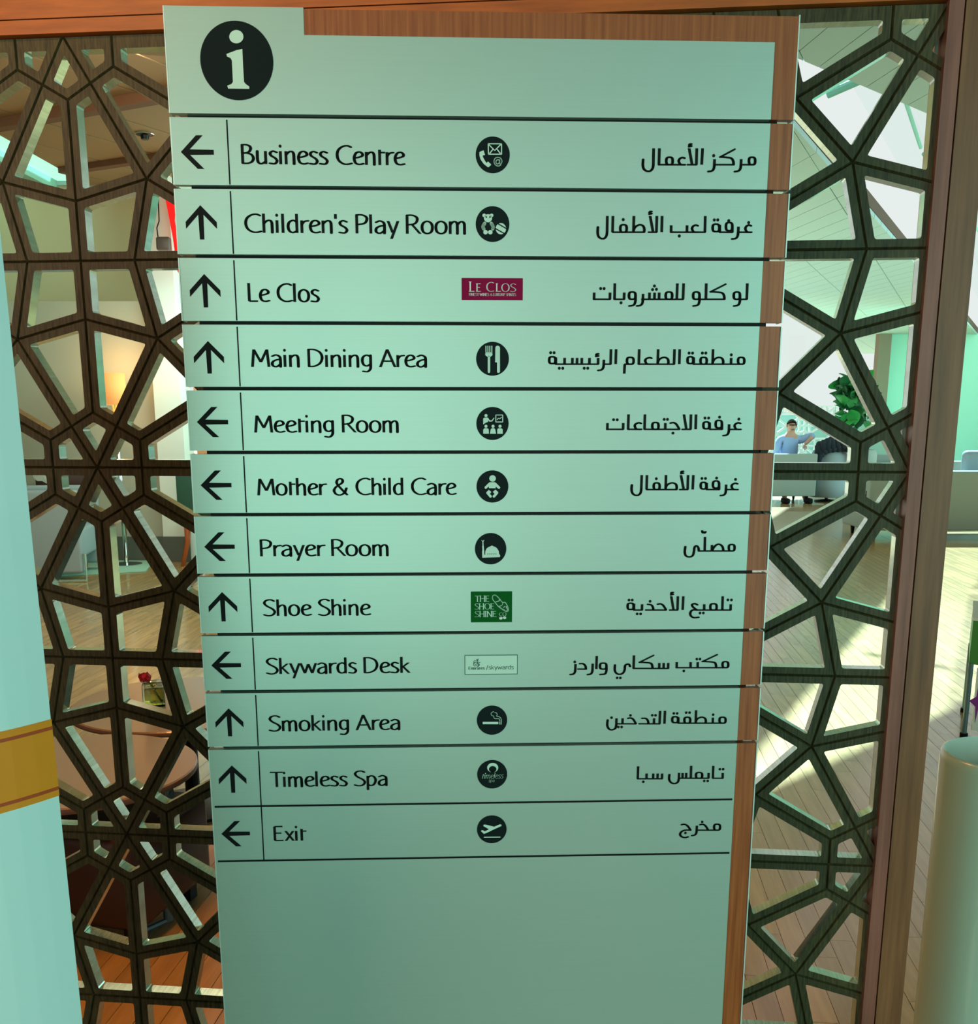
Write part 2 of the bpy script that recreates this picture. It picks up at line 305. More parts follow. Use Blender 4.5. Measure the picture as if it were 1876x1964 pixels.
# ================================================================== LATTICE SCREEN
S_, r_, R_, V_, m_ = 0.6819, 0.0937, 0.2489, 0.2474, 0.0939
U0, Z0, WD = -0.6869, 0.5872, 1.3689
UL, UR, ZT, ZB = -1.60, 0.698, 0.5876, -1.44
def pattern():
    P_ = {}; E_ = set()
    def nd(x, y):
        k = (round(x, 3), round(y, 3))
        for dx in (-.001, 0, .001):
            for dy in (-.001, 0, .001):
                kk = (round(k[0] + dx, 3), round(k[1] + dy, 3))
                if kk in P_: return kk
        P_[k] = (x, y); return k
    def ed(a, b): E_.add((a, b) if a < b else (b, a))
    pol = lambda c, R, a: (c[0] + R * math.cos(math.radians(a)), c[1] + R * math.sin(math.radians(a)))
    PX = WD / 2
    for i in range(-3, 4):
        for j in range(-2, 5):
            c = (U0 + i * PX, Z0 - j * S_); h = nd(*c); ap = r_ * math.cos(math.pi / 6)
            n = [nd(*pol(c, R_, 60 * k)) for k in range(6)]; v = [nd(*pol(c, V_, 30 + 60 * k)) for k in range(6)]
            cc = [nd(*pol(c, ap, 60 * k)) for k in range(6)]; rg = [nd(*pol(c, r_, 30 + 60 * k)) for k in range(6)]
            for k in range(6):
                ed(h, cc[k]); ed(cc[k], n[k]); ed(cc[k], rg[k]); ed(rg[k], cc[(k + 1) % 6]); ed(rg[k], v[k]); ed(n[k], v[k]); ed(v[k], n[(k + 1) % 6])
            J = nd(c[0], c[1] + S_ / 2); J2 = nd(c[0], c[1] - S_ / 2)
            Ma, Mb = nd(c[0] + m_, c[1] + S_ / 2), nd(c[0] - m_, c[1] + S_ / 2); Mc, Md = nd(c[0] + m_, c[1] - S_ / 2), nd(c[0] - m_, c[1] - S_ / 2)
            Xa, Xb = nd(c[0] + PX / 2, c[1] + S_ / 2), nd(c[0] - PX / 2, c[1] + S_ / 2); Xc, Xd = nd(c[0] + PX / 2, c[1] - S_ / 2), nd(c[0] - PX / 2, c[1] - S_ / 2)
            ed(v[1], J); ed(v[4], J2)
            ed(J, Ma); ed(J, Mb); ed(Ma, Xa); ed(Mb, Xb)
            ed(n[1], Ma); ed(n[2], Mb); ed(n[5], Mc); ed(n[4], Md)
            ed(n[1], Xa); ed(n[2], Xb); ed(n[5], Xc); ed(n[4], Xd)
            g = nd(c[0] + PX / 2, c[1]); g2 = nd(c[0] - PX / 2, c[1]); ed(n[0], g); ed(n[3], g2)
            for vi, sx, sy in ((0, 1, 1), (5, 1, -1), (2, -1, 1), (3, -1, -1)):
                y = P_[v[vi]][1]; q = nd(c[0] + sx * PX / 2, y); ed(v[vi], q)
                ed(q, nd(c[0] + sx * PX / 2, c[1]))
    return P_, E_
def clip_graph(P_, E_, x0, x1, y0, y1):
    pts = []; 
    def idx(p):
        for i, q in enumerate(pts):
            if abs(q[0] - p[0]) < 6e-4 and abs(q[1] - p[1]) < 6e-4: return i
        pts.append(p); return len(pts) - 1
    ed = set()
    for a, b in E_:
        p, q = P_[a], P_[b]; t0, t1 = 0.0, 1.0; d = (q[0] - p[0], q[1] - p[1]); ok = True
        for pp, dd, lo, hi in ((p[0], d[0], x0, x1), (p[1], d[1], y0, y1)):
            if abs(dd) < 1e-9:
                if pp < lo - 1e-6 or pp > hi + 1e-6: ok = False
                continue
            ta, tb = (lo - pp) / dd, (hi - pp) / dd
            if ta > tb: ta, tb = tb, ta
            t0 = max(t0, ta); t1 = min(t1, tb)
        if not ok or t1 - t0 < 1e-6: continue
        A_, B_ = (p[0] + d[0] * t0, p[1] + d[1] * t0), (p[0] + d[0] * t1, p[1] + d[1] * t1)
        if math.dist(A_, B_) < 8e-4: continue
        i, j = idx(A_), idx(B_)
        if i != j: ed.add((min(i, j), max(i, j)))
    for c in ((x0, y0), (x1, y0), (x1, y1), (x0, y1)): idx(c)
    for side in range(4):
        on_ = [(q[0] if side < 2 else q[1], i) for i, q in enumerate(pts) if abs((q[1] - y0, q[1] - y1, q[0] - x0, q[0] - x1)[side]) < 7e-4]
        on_.sort()
        for k in range(len(on_) - 1): i, j = on_[k][1], on_[k + 1][1]; ed.add((min(i, j), max(i, j)))
    return pts, ed
def faces_of(pts, ed):
    nb = {}
    for a, b in ed: nb.setdefault(a, []).append(b); nb.setdefault(b, []).append(a)
    for a in nb: nb[a].sort(key=lambda b: math.atan2(pts[b][1] - pts[a][1], pts[b][0] - pts[a][0]))
    used = set(); out = []
    for a in nb:
        for b in nb[a]:
            if (a, b) in used: continue
            cyc = []; u, v = a, b
            while (u, v) not in used:
                used.add((u, v)); cyc.append(u); l = nb[v]; k = l.index(u); u, v = v, l[(k - 1) % len(l)]
            ar = sum(pts[cyc[i]][0] * pts[cyc[(i + 1) % len(cyc)]][1] - pts[cyc[(i + 1) % len(cyc)]][0] * pts[cyc[i]][1] for i in range(len(cyc))) / 2
            if ar > 2e-5: out.append([pts[i] for i in cyc])
    return out
def simplify(p):
    q = []
    for i in range(len(p)):
        a, b, c = p[i - 1], p[i], p[(i + 1) % len(p)]
        cr = (b[0] - a[0]) * (c[1] - b[1]) - (b[1] - a[1]) * (c[0] - b[0])
        if abs(cr) > 2e-3 * math.dist(a, b) * math.dist(b, c): q.append(b)
    return q
def inset(p, d, border=True):
    out = []; n = len(p)
    def dist(a, b):
        if d > .008 and abs(a[0] - UR) < 1e-3 and abs(b[0] - UR) < 1e-3: return .004
        if d > .008 and abs(a[1] - LZ - ZT) < 1e-3 and abs(b[1] - LZ - ZT) < 1e-3: return .021
        return d
    for i in range(n):
        a, b, c = p[i - 1], p[i], p[(i + 1) % n]
        e1 = Vector((b[0] - a[0], b[1] - a[1])).normalized(); e2 = Vector((c[0] - b[0], c[1] - b[1])).normalized()
        n1 = Vector((-e1.y, e1.x)); n2 = Vector((-e2.y, e2.x)); d1, d2 = dist(a, b), dist(b, c); dt = n1.x * n2.y - n1.y * n2.x
        if abs(dt) < .12: m = (n1 + n2) / max(1 + n1.dot(n2), .15) * max(d1, d2)
        else: m = Vector(((d1 * n2.y - d2 * n1.y) / dt, (n1.x * d2 - n2.x * d1) / dt))
        out.append((b[0] + m.x, b[1] + m.y))
    return out
BWID, TH = 0.0276, 0.025
def cell_mesh(p, half, th, rad=0.0035, gap=0.0022):
    inn = inset(p, half); n = len(p)
    # orientation check: a hole that has closed up leaves a solid piece
    ar = sum(inn[i][0] * inn[(i + 1) % n][1] - inn[(i + 1) % n][0] * inn[i][1] for i in range(n)) / 2
    ok = ar > 1e-4
    if ok:
        for i in range(n):
            a, b = p[i], p[(i + 1) % n]; c, d = inn[i], inn[(i + 1) % n]
            if (b[0] - a[0]) * (d[0] - c[0]) + (b[1] - a[1]) * (d[1] - c[1]) <= 0: ok = False
    o1 = inset(p, gap); mb = MB()
    if not ok:
        V = [(x, 0, z) for x, z in o1] + [(x, .0045, z) for x, z in p] + [(x, th, z) for x, z in p]
        F = [tuple(range(n))] + [(i, n + i, n + (i + 1) % n, (i + 1) % n) for i in range(n)] + [(n + i, 2 * n + i, 2 * n + (i + 1) % n, n + (i + 1) % n) for i in range(n)] + [tuple(range(2 * n, 3 * n))[::-1]]
        return mb.add(V, F)
    I3 = []
    for i in range(n):
        a, b, c = Vector(inn[i - 1]), Vector(inn[i]), Vector(inn[(i + 1) % n]); r = min(rad, (a - b).length * .3, (c - b).length * .3)
        pa = b + (a - b).normalized() * r; pc = b + (c - b).normalized() * r; pm = pa * .25 + b * .5 + pc * .25; I3 += [pa, pm, pc]
    V = [(x, 0, z) for x, z in o1] + [(v.x, 0, v.y) for v in I3] + [(v.x, th, v.y) for v in I3] + [(x, .0045, z) for x, z in p] + [(x, th, z) for x, z in p]
    a0, b0, c0, d0 = n, n + 3 * n, n + 6 * n, 2 * n + 6 * n; F = []
    for i in range(n):
        j = (i + 1) % n; k = a0 + 3 * i; kj = a0 + 3 * j; s = b0 + 3 * i; sj = b0 + 3 * j
        F += [(i, k + 1, k), (i, k + 2, k + 1), (i, j, kj, k + 2)]
        F += [(k, k + 1, s + 1, s), (k + 1, k + 2, s + 2, s + 1), (k + 2, kj, sj, s + 2)]
        F += [(c0 + i, c0 + j, j, i), (d0 + i, d0 + j, c0 + j, c0 + i)]
        F += [(d0 + i, s, s + 1), (d0 + i, s + 1, s + 2), (d0 + i, s + 2, sj, d0 + j)]
    return mb.add(V, F)
LZ = 1.5
LR = thing('lattice_screen', 'dark openwork wooden screen of star cells in a brown wooden frame behind the sign', 'screen', (0, 1.8, 0), -0.10617)
LZ = 1.5
Pn, En = pattern(); pts, ed = clip_graph(Pn, En, UL, UR, ZB, ZT)
cells = [simplify(f) for f in faces_of(pts, ed)]
for p in cells:
    if len(p) < 3: continue
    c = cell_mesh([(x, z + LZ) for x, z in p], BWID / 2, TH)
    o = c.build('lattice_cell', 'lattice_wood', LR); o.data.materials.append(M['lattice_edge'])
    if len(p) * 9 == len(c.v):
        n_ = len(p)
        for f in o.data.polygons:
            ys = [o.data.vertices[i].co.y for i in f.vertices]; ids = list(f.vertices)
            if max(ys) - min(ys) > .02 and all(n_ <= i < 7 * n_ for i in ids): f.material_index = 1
# frame: beam on top, post on the right, each with an inner strip and a groove
def fbox(name, x0, x1, z0, z1, y0, y1, m, par): return box(name, ((x0 + x1) / 2, (y0 + y1) / 2, (z0 + z1) / 2 + LZ), (x1 - x0, y1 - y0, z1 - z0), m, par, bevel=0)
FR = LR
fbox('top_strip', UL, .6985, ZT, .6080, -.012, .040, 'beam_wood', FR)
fbox('groove_strip', UL, .7005, .6080, .6100, -.004, .040, 'groove_dark', FR)
fbox('beam', UL - .1, .7445, .6100, .80, -.012, .060, 'beam_wood', FR)
fbox('post_strip', .677, .6985, -1.5, ZT, -.012, .040, 'strip_frame_wood', FR)
fbox('groove_strip', .6985, .7010, -1.5, .6080, -.004, .040, 'groove_dark', FR)
fbox('post', .7010, .7445, -1.5, .6095, -.012, .060, 'post_wood', FR)
fbox('bottom_rail', UL, .677, -1.5, ZB, -.012, .040, 'post_wood', FR)
fbox('left_post', UL - .1, UL, -1.5, .6099, -.012, .060, 'post_wood', FR)
fbox('wood_bead', .6715, .6795, -1.43, .5872, .027, .040, 'bead_grey', FR)
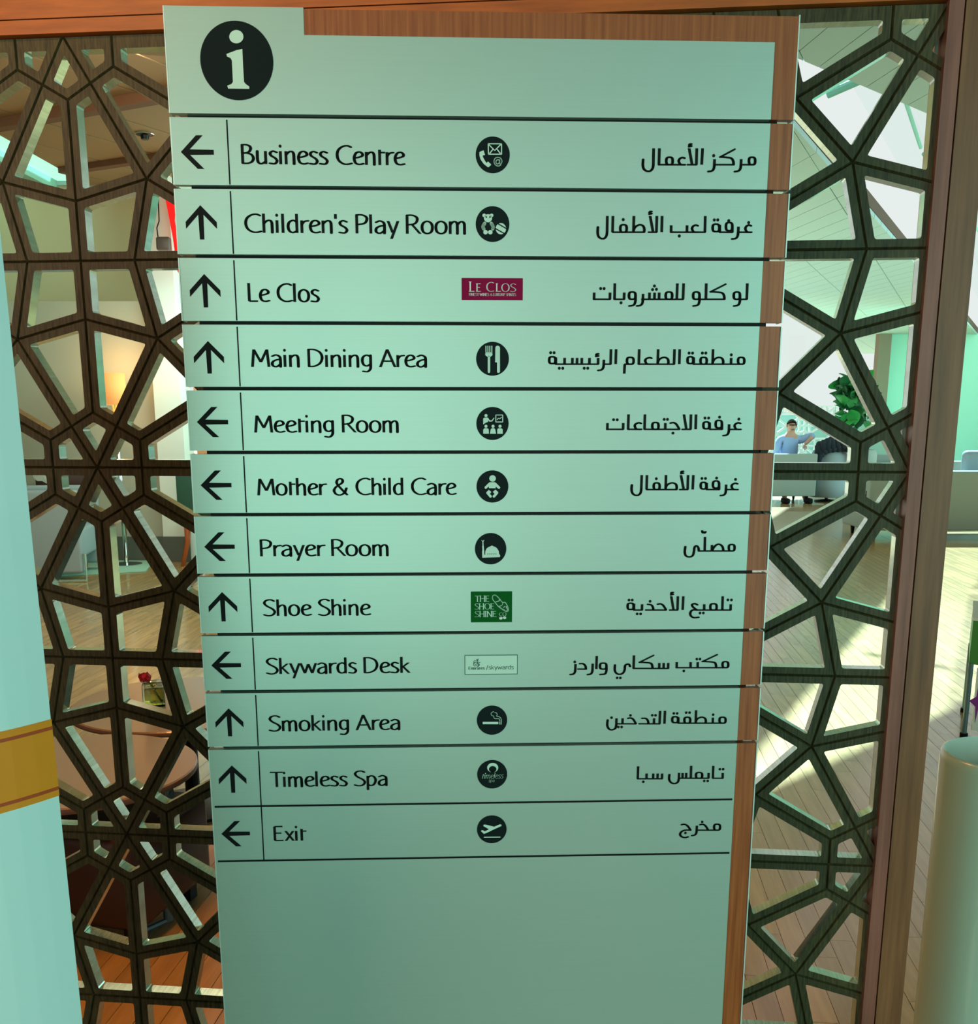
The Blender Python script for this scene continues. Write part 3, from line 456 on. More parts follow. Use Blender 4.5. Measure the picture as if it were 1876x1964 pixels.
# traced lettering, pictograms and small logo texts in the plane of the sign (units: 0.1 mm from its centre line and eye level)
AR=[[('s',[(3532,3244),(3522,3281),(3488,3290),(3455,3281),(3449,3244),(3460,3205),(3493,3198),(3526,3206),(3532,3244)]),('l',[(3496,3198),(3351,3197)]),('l',[(3344,3265),(3344,3181)]),('s',[(3344,3181),(3337,3144),(3314,3120),(3267,3111)]),('l',[(3252,3386),(3062,3289)]),('s',[(3062,3289),(3124,3287),(3208,3276),(3238,3240),(3245,3196)]),('l',[(3245,3196),(2991,3194)]),('l',[(2988,3262),(2988,3178)]),('s',[(2988,3178),(2981,3141),(2958,3117),(2911,3109)]),('d',[(2974,3305)]),('l',[(2822,3393),(2819,3194)]),('l',[(2745,3392),(2748,3195)]),('l',[(2643,3391),(2690,3197)]),('l',[(2631,3191),(2748,3192)]),('s',[(2670,3444),(2651,3442),(2644,3430),(2661,3421)]),('l',[(2638,3412),(2675,3420)]),('s',[(2587,3271),(2556,3278),(2523,3262),(2511,3234),(2530,3198),(2556,3190),(2594,3190)]),('l',[(2540,3190),(2247,3188)]),('s',[(2430,3235),(2420,3272),(2386,3281),(2353,3271),(2345,3235),(2355,3196),(2389,3189),(2423,3196),(2430,3235)]),('l',[(2248,3388),(2249,3189)]),('l',[(2171,3387),(2174,3187)]),('s',[(2174,3187),(2167,3143),(2135,3109),(2086,3109),(2048,3136),(2035,3186),(2037,3250)])],[('s',[(3521,2437),(3489,2445),(3458,2429),(3446,2400),(3466,2363),(3492,2355),(3529,2355)]),('d',[(3487,2477)]),('l',[(3474,2355),(3356,2354)]),('l',[(3351,2424),(3351,2338)]),('s',[(3351,2338),(3344,2301),(3321,2276),(3273,2268)]),('s',[(3268,2425),(3258,2466),(3223,2476),(3189,2466),(3182,2425),(3193,2382),(3228,2374),(3262,2382),(3268,2425)]),('l',[(3268,2421),(3272,2354)]),('l',[(3272,2354),(3186,2353)]),('d',[(3216,2499)]),('l',[(3190,2353),(3101,2353)]),('s',[(3093,2408),(3082,2445),(3046,2455),(3010,2445),(3003,2407),(3014,2368),(3050,2361),(3086,2368),(3093,2408)]),('l',[(3097,2447),(3101,2353)]),('d',[(3020,2507)]),('d',[(3067,2508)]),('l',[(2896,2555),(2900,2353)]),('l',[(2900,2352),(2441,2349)]),('s',[(2800,2433),(2769,2441),(2736,2424),(2724,2396),(2743,2359),(2770,2351),(2808,2351)]),('l',[(2656,2436),(2657,2350)]),('l',[(2441,2435),(2443,2349)]),('d',[(2556,2302)]),('l',[(2314,2552),(2316,2350)]),('l',[(2244,2551),(2245,2351)]),('l',[(2153,2551),(2199,2353)]),('l',[(2140,2347),(2245,2348)]),('s',[(2170,2607),(2151,2605),(2144,2592),(2162,2583)]),('l',[(2139,2574),(2175,2581)]),('l',[(1935,2549),(1936,2346)]),('s',[(1935,2366),(1960,2413),(2017,2440),(2064,2424),(2081,2383),(2077,2347)]),('l',[(2076,2347),(1658,2344)]),('s',[(1843,2392),(1833,2430),(1799,2439),(1765,2429),(1757,2392),(1767,2352),(1801,2345),(1835,2353),(1843,2392)]),('d',[(1793,2503)]),('l',[(1654,2547),(1654,2346)]),('l',[(1579,2547),(1580,2344)]),('s',[(1580,2344),(1573,2299),(1544,2265),(1500,2265),(1465,2292),(1454,2343),(1456,2408)])],[('l',[(3511,1702),(3514,1498)]),('l',[(3514,1496),(3417,1495)]),('s',[(3418,1543),(3408,1581),(3373,1590),(3340,1580),(3333,1542),(3344,1503),(3378,1495),(3412,1503),(3418,1543)]),('l',[(3419,1541),(3422,1479)]),('s',[(3422,1479),(3413,1437),(3392,1417),(3344,1408)]),('l',[(3214,1690),(3013,1591)]),('s',[(3013,1591),(3079,1589),(3170,1577),(3200,1540),(3206,1495)]),('l',[(3206,1495),(2869,1493)]),('l',[(2949,1699),(2952,1495)]),('s',[(2863,1541),(2853,1578),(2817,1588),(2783,1578),(2776,1540),(2786,1501),(2822,1493),(2856,1501),(2863,1541)]),('l',[(2863,1539),(2866,1477)]),('s',[(2866,1477),(2857,1435),(2836,1415),(2786,1406)]),('l',[(2639,1698),(2639,1494)]),('l',[(2554,1697),(2554,1494)]),('l',[(2639,1492),(2078,1490)]),('s',[(2489,1539),(2479,1577),(2443,1586),(2408,1577),(2400,1539),(2410,1499),(2446,1492),(2482,1499),(2489,1539)]),('l',[(2310,1578),(2311,1491)]),('l',[(2247,1577),(2248,1491)]),('l',[(2178,1577),(2179,1491)]),('d',[(2218,1616)]),('d',[(2271,1620)]),('d',[(2242,1663)]),('l',[(2091,1560),(2090,1474)]),('s',[(2090,1474),(2083,1437),(2060,1412),(2012,1404)]),('s',[(1988,1537),(1978,1575),(1942,1584),(1907,1575),(1899,1537),(1909,1497),(1945,1490),(1980,1498),(1988,1537)]),('l',[(1988,1535),(1990,1474)]),('s',[(1990,1474),(1980,1432),(1959,1412),(1907,1403)]),('l',[(1833,1576),(1833,1489)]),('l',[(1833,1489),(1701,1489)]),('d',[(1793,1444)]),('l',[(1702,1694),(1703,1491)]),('l',[(1640,1575),(1640,1489)]),('l',[(1640,1489),(1420,1488)]),('l',[(1424,1574),(1424,1488)]),('d',[(1511,1626)]),('d',[(1558,1626)])],[('s',[(3524,687),(3513,724),(3478,733),(3444,724),(3437,687),(3448,649),(3483,642),(3517,649),(3524,687)]),('l',[(3486,642),(2818,641)]),('l',[(3339,725),(3341,641)]),('d',[(3339,766)]),('l',[(3082,839),(3085,641)]),('s',[(3085,661),(3107,706),(3165,732),(3214,717),(3231,677),(3228,641)]),('s',[(3001,687),(2991,723),(2956,732),(2922,723),(2915,686),(2925,648),(2960,641),(2994,648),(3001,687)]),('d',[(2936,789)]),('d',[(2984,789)]),('s',[(2814,694),(2804,730),(2772,740),(2740,730),(2734,694),(2743,656),(2776,649),(2808,656),(2814,694)]),('l',[(2818,732),(2822,641)]),('d',[(2752,788)]),('d',[(2800,788)]),('l',[(2620,838),(2622,642)]),('l',[(2548,838),(2549,642)]),('l',[(2549,640),(2057,640)]),('l',[(2322,837),(2323,640)]),('s',[(2322,660),(2345,705),(2404,731),(2454,715),(2470,676),(2467,640)]),('s',[(2234,719),(2205,727),(2161,711),(2149,683),(2167,648),(2192,640),(2241,640)]),('l',[(2061,837),(2061,642)]),('s',[(1988,685),(1977,721),(1940,730),(1904,721),(1896,685),(1906,647),(1943,639),(1980,647),(1988,685)]),('l',[(1961,639),(1871,639)]),('l',[(1867,639),(1863,514)]),('l',[(1742,836),(1741,641)]),('l',[(1672,836),(1671,641)]),('l',[(1671,639),(1582,639)]),('l',[(1578,698),(1576,623)]),('s',[(1576,623),(1569,588),(1547,564),(1502,556)]),('l',[(1498,722),(1498,639)]),('s',[(1499,775),(1479,773),(1471,759),(1489,750)]),('l',[(1466,740),(1503,748)]),('l',[(1498,639),(915,638)]),('l',[(1379,721),(1378,639)]),('d',[(1308,585)]),('d',[(1357,585)]),('l',[(1273,721),(1273,638)]),('l',[(1208,721),(1207,638)]),('l',[(1144,721),(1143,638)]),('l',[(1037,721),(1036,638)]),('d',[(965,584)]),('d',[(1013,584)]),('s',[(910,691),(901,727),(867,736),(833,727),(825,691),(834,653),(868,646),(902,653),(910,691)]),('l',[(915,728),(917,638)]),('d',[(843,789)]),('d',[(891,789)])],[('s',[(3513,-157),(3484,-149),(3446,-165),(3434,-194),(3453,-230),(3479,-239),(3522,-239)]),('d',[(3490,-98)]),('l',[(3465,-239),(3361,-239)]),('l',[(3356,-169),(3357,-255)]),('s',[(3357,-255),(3350,-292),(3328,-316),(3282,-324)]),('s',[(3254,-167),(3244,-126),(3208,-116),(3173,-126),(3166,-167),(3177,-210),(3213,-218),(3248,-210),(3254,-167)]),('l',[(3255,-171),(3258,-238)]),('l',[(3258,-238),(3169,-238)]),('d',[(3216,-71)]),('l',[(3173,-238),(3088,-238)]),('s',[(3077,-183),(3067,-146),(3033,-136),(3000,-146),(2994,-183),(3004,-223),(3037,-230),(3070,-223),(3077,-183)]),('l',[(3080,-144),(3085,-238)]),('d',[(3012,-84)]),('d',[(3063,-84)]),('l',[(2884,-35),(2887,-236)]),('l',[(2813,-35),(2816,-234)]),('l',[(2714,-35),(2756,-233)]),('l',[(2699,-238),(2816,-238)]),('s',[(2531,-152),(2573,-146),(2614,-169),(2656,-234)]),('d',[(2570,-289)]),('l',[(2656,-238),(2169,-237)]),('l',[(2458,-152),(2460,-238)]),('d',[(2440,-101)]),('d',[(2486,-101)]),('s',[(2364,-191),(2354,-153),(2319,-144),(2284,-153),(2276,-191),(2286,-230),(2322,-238),(2357,-230),(2364,-191)]),('l',[(2168,-34),(2169,-236)]),('s',[(2116,-156),(2087,-148),(2043,-164),(2031,-193),(2049,-229),(2075,-237),(2123,-237)]),('l',[(2066,-237),(1939,-237)]),('l',[(1939,-34),(1939,-235)]),('l',[(1868,-152),(1868,-237)]),('l',[(1868,-237),(1642,-237)]),('l',[(1648,-152),(1648,-237)]),('d',[(1732,-106)]),('d',[(1783,-107)])],[('s',[(3515,-992),(3486,-984),(3446,-1000),(3435,-1028),(3454,-1064),(3479,-1072),(3524,-1073)]),('d',[(3486,-930)]),('l',[(3464,-1072),(3359,-1072)]),('l',[(3356,-1003),(3356,-1088)]),('s',[(3356,-1088),(3350,-1125),(3328,-1149),(3284,-1157)]),('s',[(3255,-1001),(3244,-961),(3209,-951),(3174,-961),(3167,-1001),(3178,-1043),(3214,-1051),(3248,-1043),(3255,-1001)]),('l',[(3255,-1005),(3258,-1072)]),('l',[(3258,-1072),(3171,-1071)]),('d',[(3215,-911)]),('l',[(3175,-1071),(3081,-1071)]),('s',[(3073,-1017),(3063,-980),(3031,-970),(3000,-979),(2993,-1016),(3003,-1055),(3035,-1063),(3067,-1056),(3073,-1017)]),('l',[(3077,-978),(3081,-1071)]),('d',[(3006,-916)]),('d',[(3057,-916)]),('l',[(2882,-869),(2881,-1069)]),('l',[(2807,-869),(2809,-1067)]),('l',[(2706,-869),(2752,-1065)]),('l',[(2697,-1070),(2809,-1070)]),('s',[(2736,-815),(2717,-817),(2710,-830),(2728,-839)]),('l',[(2705,-848),(2741,-841)]),('l',[(2494,-868),(2496,-1069)]),('s',[(2495,-1049),(2518,-1003),(2581,-977),(2636,-993),(2652,-1034),(2649,-1070)]),('l',[(2651,-1070),(2228,-1069)]),('s',[(2409,-1023),(2399,-986),(2365,-976),(2332,-986),(2325,-1023),(2335,-1061),(2369,-1069),(2402,-1062),(2409,-1023)]),('d',[(2358,-918)]),('l',[(2224,-868),(2225,-1067)]),('l',[(2150,-867),(2149,-1068)]),('s',[(2149,-1068),(2142,-1113),(2110,-1146),(2062,-1146),(2025,-1118),(2012,-1068),(2014,-1003)])],[('s',[(3522,-1898),(3512,-1861),(3478,-1852),(3445,-1861),(3439,-1898),(3449,-1937),(3483,-1944),(3516,-1937),(3522,-1898)]),('l',[(3486,-1944),(3003,-1942)]),('s',[(3200,-1939),(3217,-1901),(3259,-1855),(3307,-1850),(3348,-1886),(3362,-1940)]),('l',[(3194,-1858),(3196,-1943)]),('l',[(3087,-1741),(3092,-1940)]),('s',[(3043,-1657),(3053,-1682),(3066,-1671),(3078,-1684),(3093,-1669)]),('s',[(3007,-1942),(2997,-1892),(2969,-1869),(2943,-1888),(2938,-1945),(2921,-2009),(2872,-2027),(2823,-2010),(2805,-1956),(2810,-1879)])],[('l',[(3508,-2721),(3510,-2806)]),('d',[(3463,-2656)]),('d',[(3516,-2657)]),('l',[(3510,-2806),(3012,-2802)]),('l',[(3385,-2603),(3389,-2803)]),('s',[(3304,-2758),(3293,-2720),(3255,-2711),(3218,-2720),(3211,-2757),(3222,-2796),(3260,-2804),(3297,-2797),(3304,-2758)]),('l',[(3121,-2718),(3123,-2803)]),('d',[(3064,-2846)]),('d',[(3113,-2846)]),('s',[(3020,-2725),(2982,-2708),(2944,-2721),(2957,-2756),(3017,-2802)]),('s',[(3017,-2802),(2953,-2802),(2923,-2839),(2931,-2886),(2977,-2914),(3046,-2909)]),('l',[(2810,-2599),(2809,-2798)]),('l',[(2731,-2598),(2733,-2796)]),('l',[(2634,-2597),(2674,-2793)]),('l',[(2620,-2799),(2733,-2800)]),('s',[(2659,-2541),(2639,-2543),(2632,-2556),(2650,-2566)]),('l',[(2627,-2576),(2663,-2568)]),('s',[(2442,-2713),(2481,-2707),(2522,-2730),(2565,-2794)]),('l',[(2565,-2799),(2271,-2796)]),('s',[(2298,-2714),(2347,-2722),(2373,-2756),(2380,-2797)]),('d',[(2329,-2669)]),('l',[(2214,-2711),(2215,-2796)]),('l',[(2215,-2796),(2097,-2795)]),('d',[(2147,-2852)]),('d',[(2197,-2853)]),('s',[(2091,-2740),(2081,-2703),(2046,-2694),(2011,-2703),(2004,-2740),(2014,-2779),(2049,-2786),(2083,-2779),(2091,-2740)]),('l',[(2096,-2702),(2099,-2795)]),('d',[(2022,-2648)]),('d',[(2069,-2648)])],[('s',[(3518,-3621),(3507,-3585),(3473,-3575),(3439,-3584),(3432,-3620),(3443,-3658),(3477,-3666),(3511,-3659),(3518,-3621)]),('l',[(3474,-3666),(2749,-3659)]),('l',[(3346,-3468),(3134,-3570)]),('s',[(3134,-3570),(3204,-3573),(3307,-3585),(3334,-3621),(3340,-3665)]),('l',[(3063,-3579),(3065,-3662)]),('d',[(3047,-3533)]),('d',[(3095,-3533)]),('l',[(2958,-3578),(2960,-3661)]),('l',[(2753,-3576),(2755,-3659)]),('d',[(2863,-3710)]),('l',[(2628,-3587),(2629,-3670)]),('l',[(2561,-3586),(2562,-3669)]),('l',[(2496,-3586),(2497,-3668)]),('l',[(2629,-3670),(2117,-3664)]),('l',[(2407,-3471),(2204,-3573)]),('s',[(2204,-3573),(2271,-3575),(2367,-3588),(2393,-3624),(2398,-3667)]),('l',[(2119,-3468),(2119,-3662)]),('s',[(2065,-3634),(2050,-3602),(2017,-3601),(1992,-3625),(1988,-3685),(1962,-3735),(1909,-3751),(1861,-3728),(1842,-3680),(1844,-3610)]),('d',[(1881,-3805)]),('d',[(1928,-3806)]),('s',[(1719,-3625),(1709,-3589),(1670,-3580),(1632,-3588),(1623,-3624),(1634,-3662),(1672,-3670),(1710,-3663),(1719,-3625)]),('l',[(1719,-3627),(1721,-3686)]),('s',[(1721,-3686),(1712,-3726),(1693,-3745),(1630,-3752)]),('l',[(1573,-3473),(1571,-3667)]),('l',[(1516,-3586),(1515,-3684)]),('s',[(1515,-3684),(1508,-3720),(1487,-3743),(1445,-3751)]),('s',[(1327,-3586),(1375,-3587),(1409,-3619),(1418,-3668)]),('l',[(1418,-3668),(1301,-3666)]),('l',[(1264,-3591),(1262,-3682)]),('s',[(1262,-3682),(1255,-3717),(1234,-3740),(1192,-3748)]),('d',[(1252,-3558)])],[('s',[(3520,-4470),(3509,-4433),(3472,-4423),(3435,-4432),(3428,-4469),(3439,-4507),(3476,-4515),(3513,-4508),(3520,-4470)]),('l',[(3476,-4515),(2812,-4507)]),('l',[(3328,-4429),(3330,-4513)]),('d',[(3330,-4382)]),('l',[(3071,-4311),(3074,-4510)]),('s',[(3073,-4490),(3094,-4445),(3155,-4419),(3209,-4436),(3224,-4476),(3222,-4512)]),('s',[(2990,-4463),(2979,-4426),(2944,-4417),(2909,-4426),(2902,-4462),(2912,-4501),(2948,-4509),(2983,-4502),(2990,-4463)]),('d',[(2925,-4346)]),('d',[(2975,-4346)]),('s',[(2806,-4453),(2796,-4416),(2761,-4407),(2727,-4415),(2720,-4452),(2730,-4491),(2765,-4499),(2799,-4492),(2806,-4453)]),('l',[(2810,-4415),(2814,-4507)]),('d',[(2740,-4356)]),('d',[(2790,-4357)]),('l',[(2607,-4315),(2605,-4513)]),('l',[(2534,-4315),(2533,-4512)]),('l',[(2533,-4514),(2228,-4510)]),('l',[(2448,-4429),(2449,-4513)]),('d',[(2419,-4381)]),('d',[(2468,-4382)]),('s',[(2271,-4426),(2325,-4429),(2356,-4462),(2367,-4512)]),('s',[(2060,-4424),(2099,-4419),(2138,-4441),(2178,-4506)]),('d',[(2095,-4379)]),('l',[(2178,-4510),(1890,-4506)]),('l',[(1979,-4423),(1979,-4507)]),('d',[(1919,-4556)]),('d',[(1968,-4557)]),('l',[(1887,-4422),(1888,-4514)]),('s',[(1888,-4514),(1877,-4572),(1828,-4598),(1782,-4585),(1753,-4529),(1757,-4445)]),('d',[(1814,-4411)])],[('l',[(3518,-5296),(3520,-5379)]),('d',[(3471,-5235)]),('d',[(3521,-5235)]),('l',[(3520,-5379),(3372,-5377)]),('l',[(3369,-5181),(3372,-5375)]),('l',[(3304,-5293),(3305,-5376)]),('l',[(3305,-5376),(2856,-5369)]),('d',[(3242,-5417)]),('d',[(3295,-5418)]),('s',[(3208,-5329),(3197,-5293),(3159,-5283),(3121,-5292),(3113,-5328),(3124,-5366),(3163,-5374),(3200,-5367),(3208,-5329)]),('l',[(3034,-5176),(3036,-5370)]),('l',[(2964,-5288),(2965,-5371)]),('l',[(2909,-5288),(2911,-5370)]),('l',[(2855,-5285),(2856,-5374)]),('s',[(2856,-5374),(2842,-5430),(2793,-5453),(2741,-5437),(2709,-5386),(2710,-5308)]),('l',[(2599,-5292),(2600,-5374)]),('l',[(2532,-5291),(2533,-5373)]),('l',[(2466,-5290),(2466,-5372)]),('l',[(2600,-5374),(2234,-5369)]),('l',[(2365,-5288),(2366,-5371)]),('d',[(2319,-5418)]),('l',[(2234,-5173),(2234,-5367)])],[('s',[(3520,-6163),(3509,-6125),(3471,-6114),(3435,-6123),(3427,-6162),(3439,-6203),(3476,-6211),(3512,-6204),(3520,-6163)]),('l',[(3477,-6211),(3169,-6206)]),('s',[(3211,-6119),(3250,-6113),(3293,-6137),(3337,-6205)]),('d',[(3241,-6073)]),('l',[(3162,-6134),(3162,-6223)]),('s',[(3162,-6223),(3156,-6260),(3135,-6285),(3091,-6293)]),('s',[(2928,-6114),(2968,-6108),(3016,-6132),(3067,-6200)]),('s',[(3067,-6204),(2985,-6203),(2929,-6228),(2910,-6273),(2938,-6310),(2990,-6324),(3035,-6312)]),('d',[(2991,-6248)])]]
LT=[('Business Centre',-3222,-1091,3147,233),("Children's Play Room",-3225,-306,2303,240),('Le Clos',-3223,-2268,1433,234),('Main Dining Area',-3223,-845,590,241),('Meeting Room',-3222,-1246,-282,238),('Mother & Child Care',-3220,-449,-1138,238),('Prayer Room',-3210,-1421,-1992,235),('Shoe Shine',-3217,-1686,-2846,236),('Skywards Desk',-3218,-1139,-3702,233),('Smoking Area',-3223,-1304,-4563,230),('Timeless Spa',-3251,-1508,-5426,234),('Exit',-3231,-2717,-6280,231)]
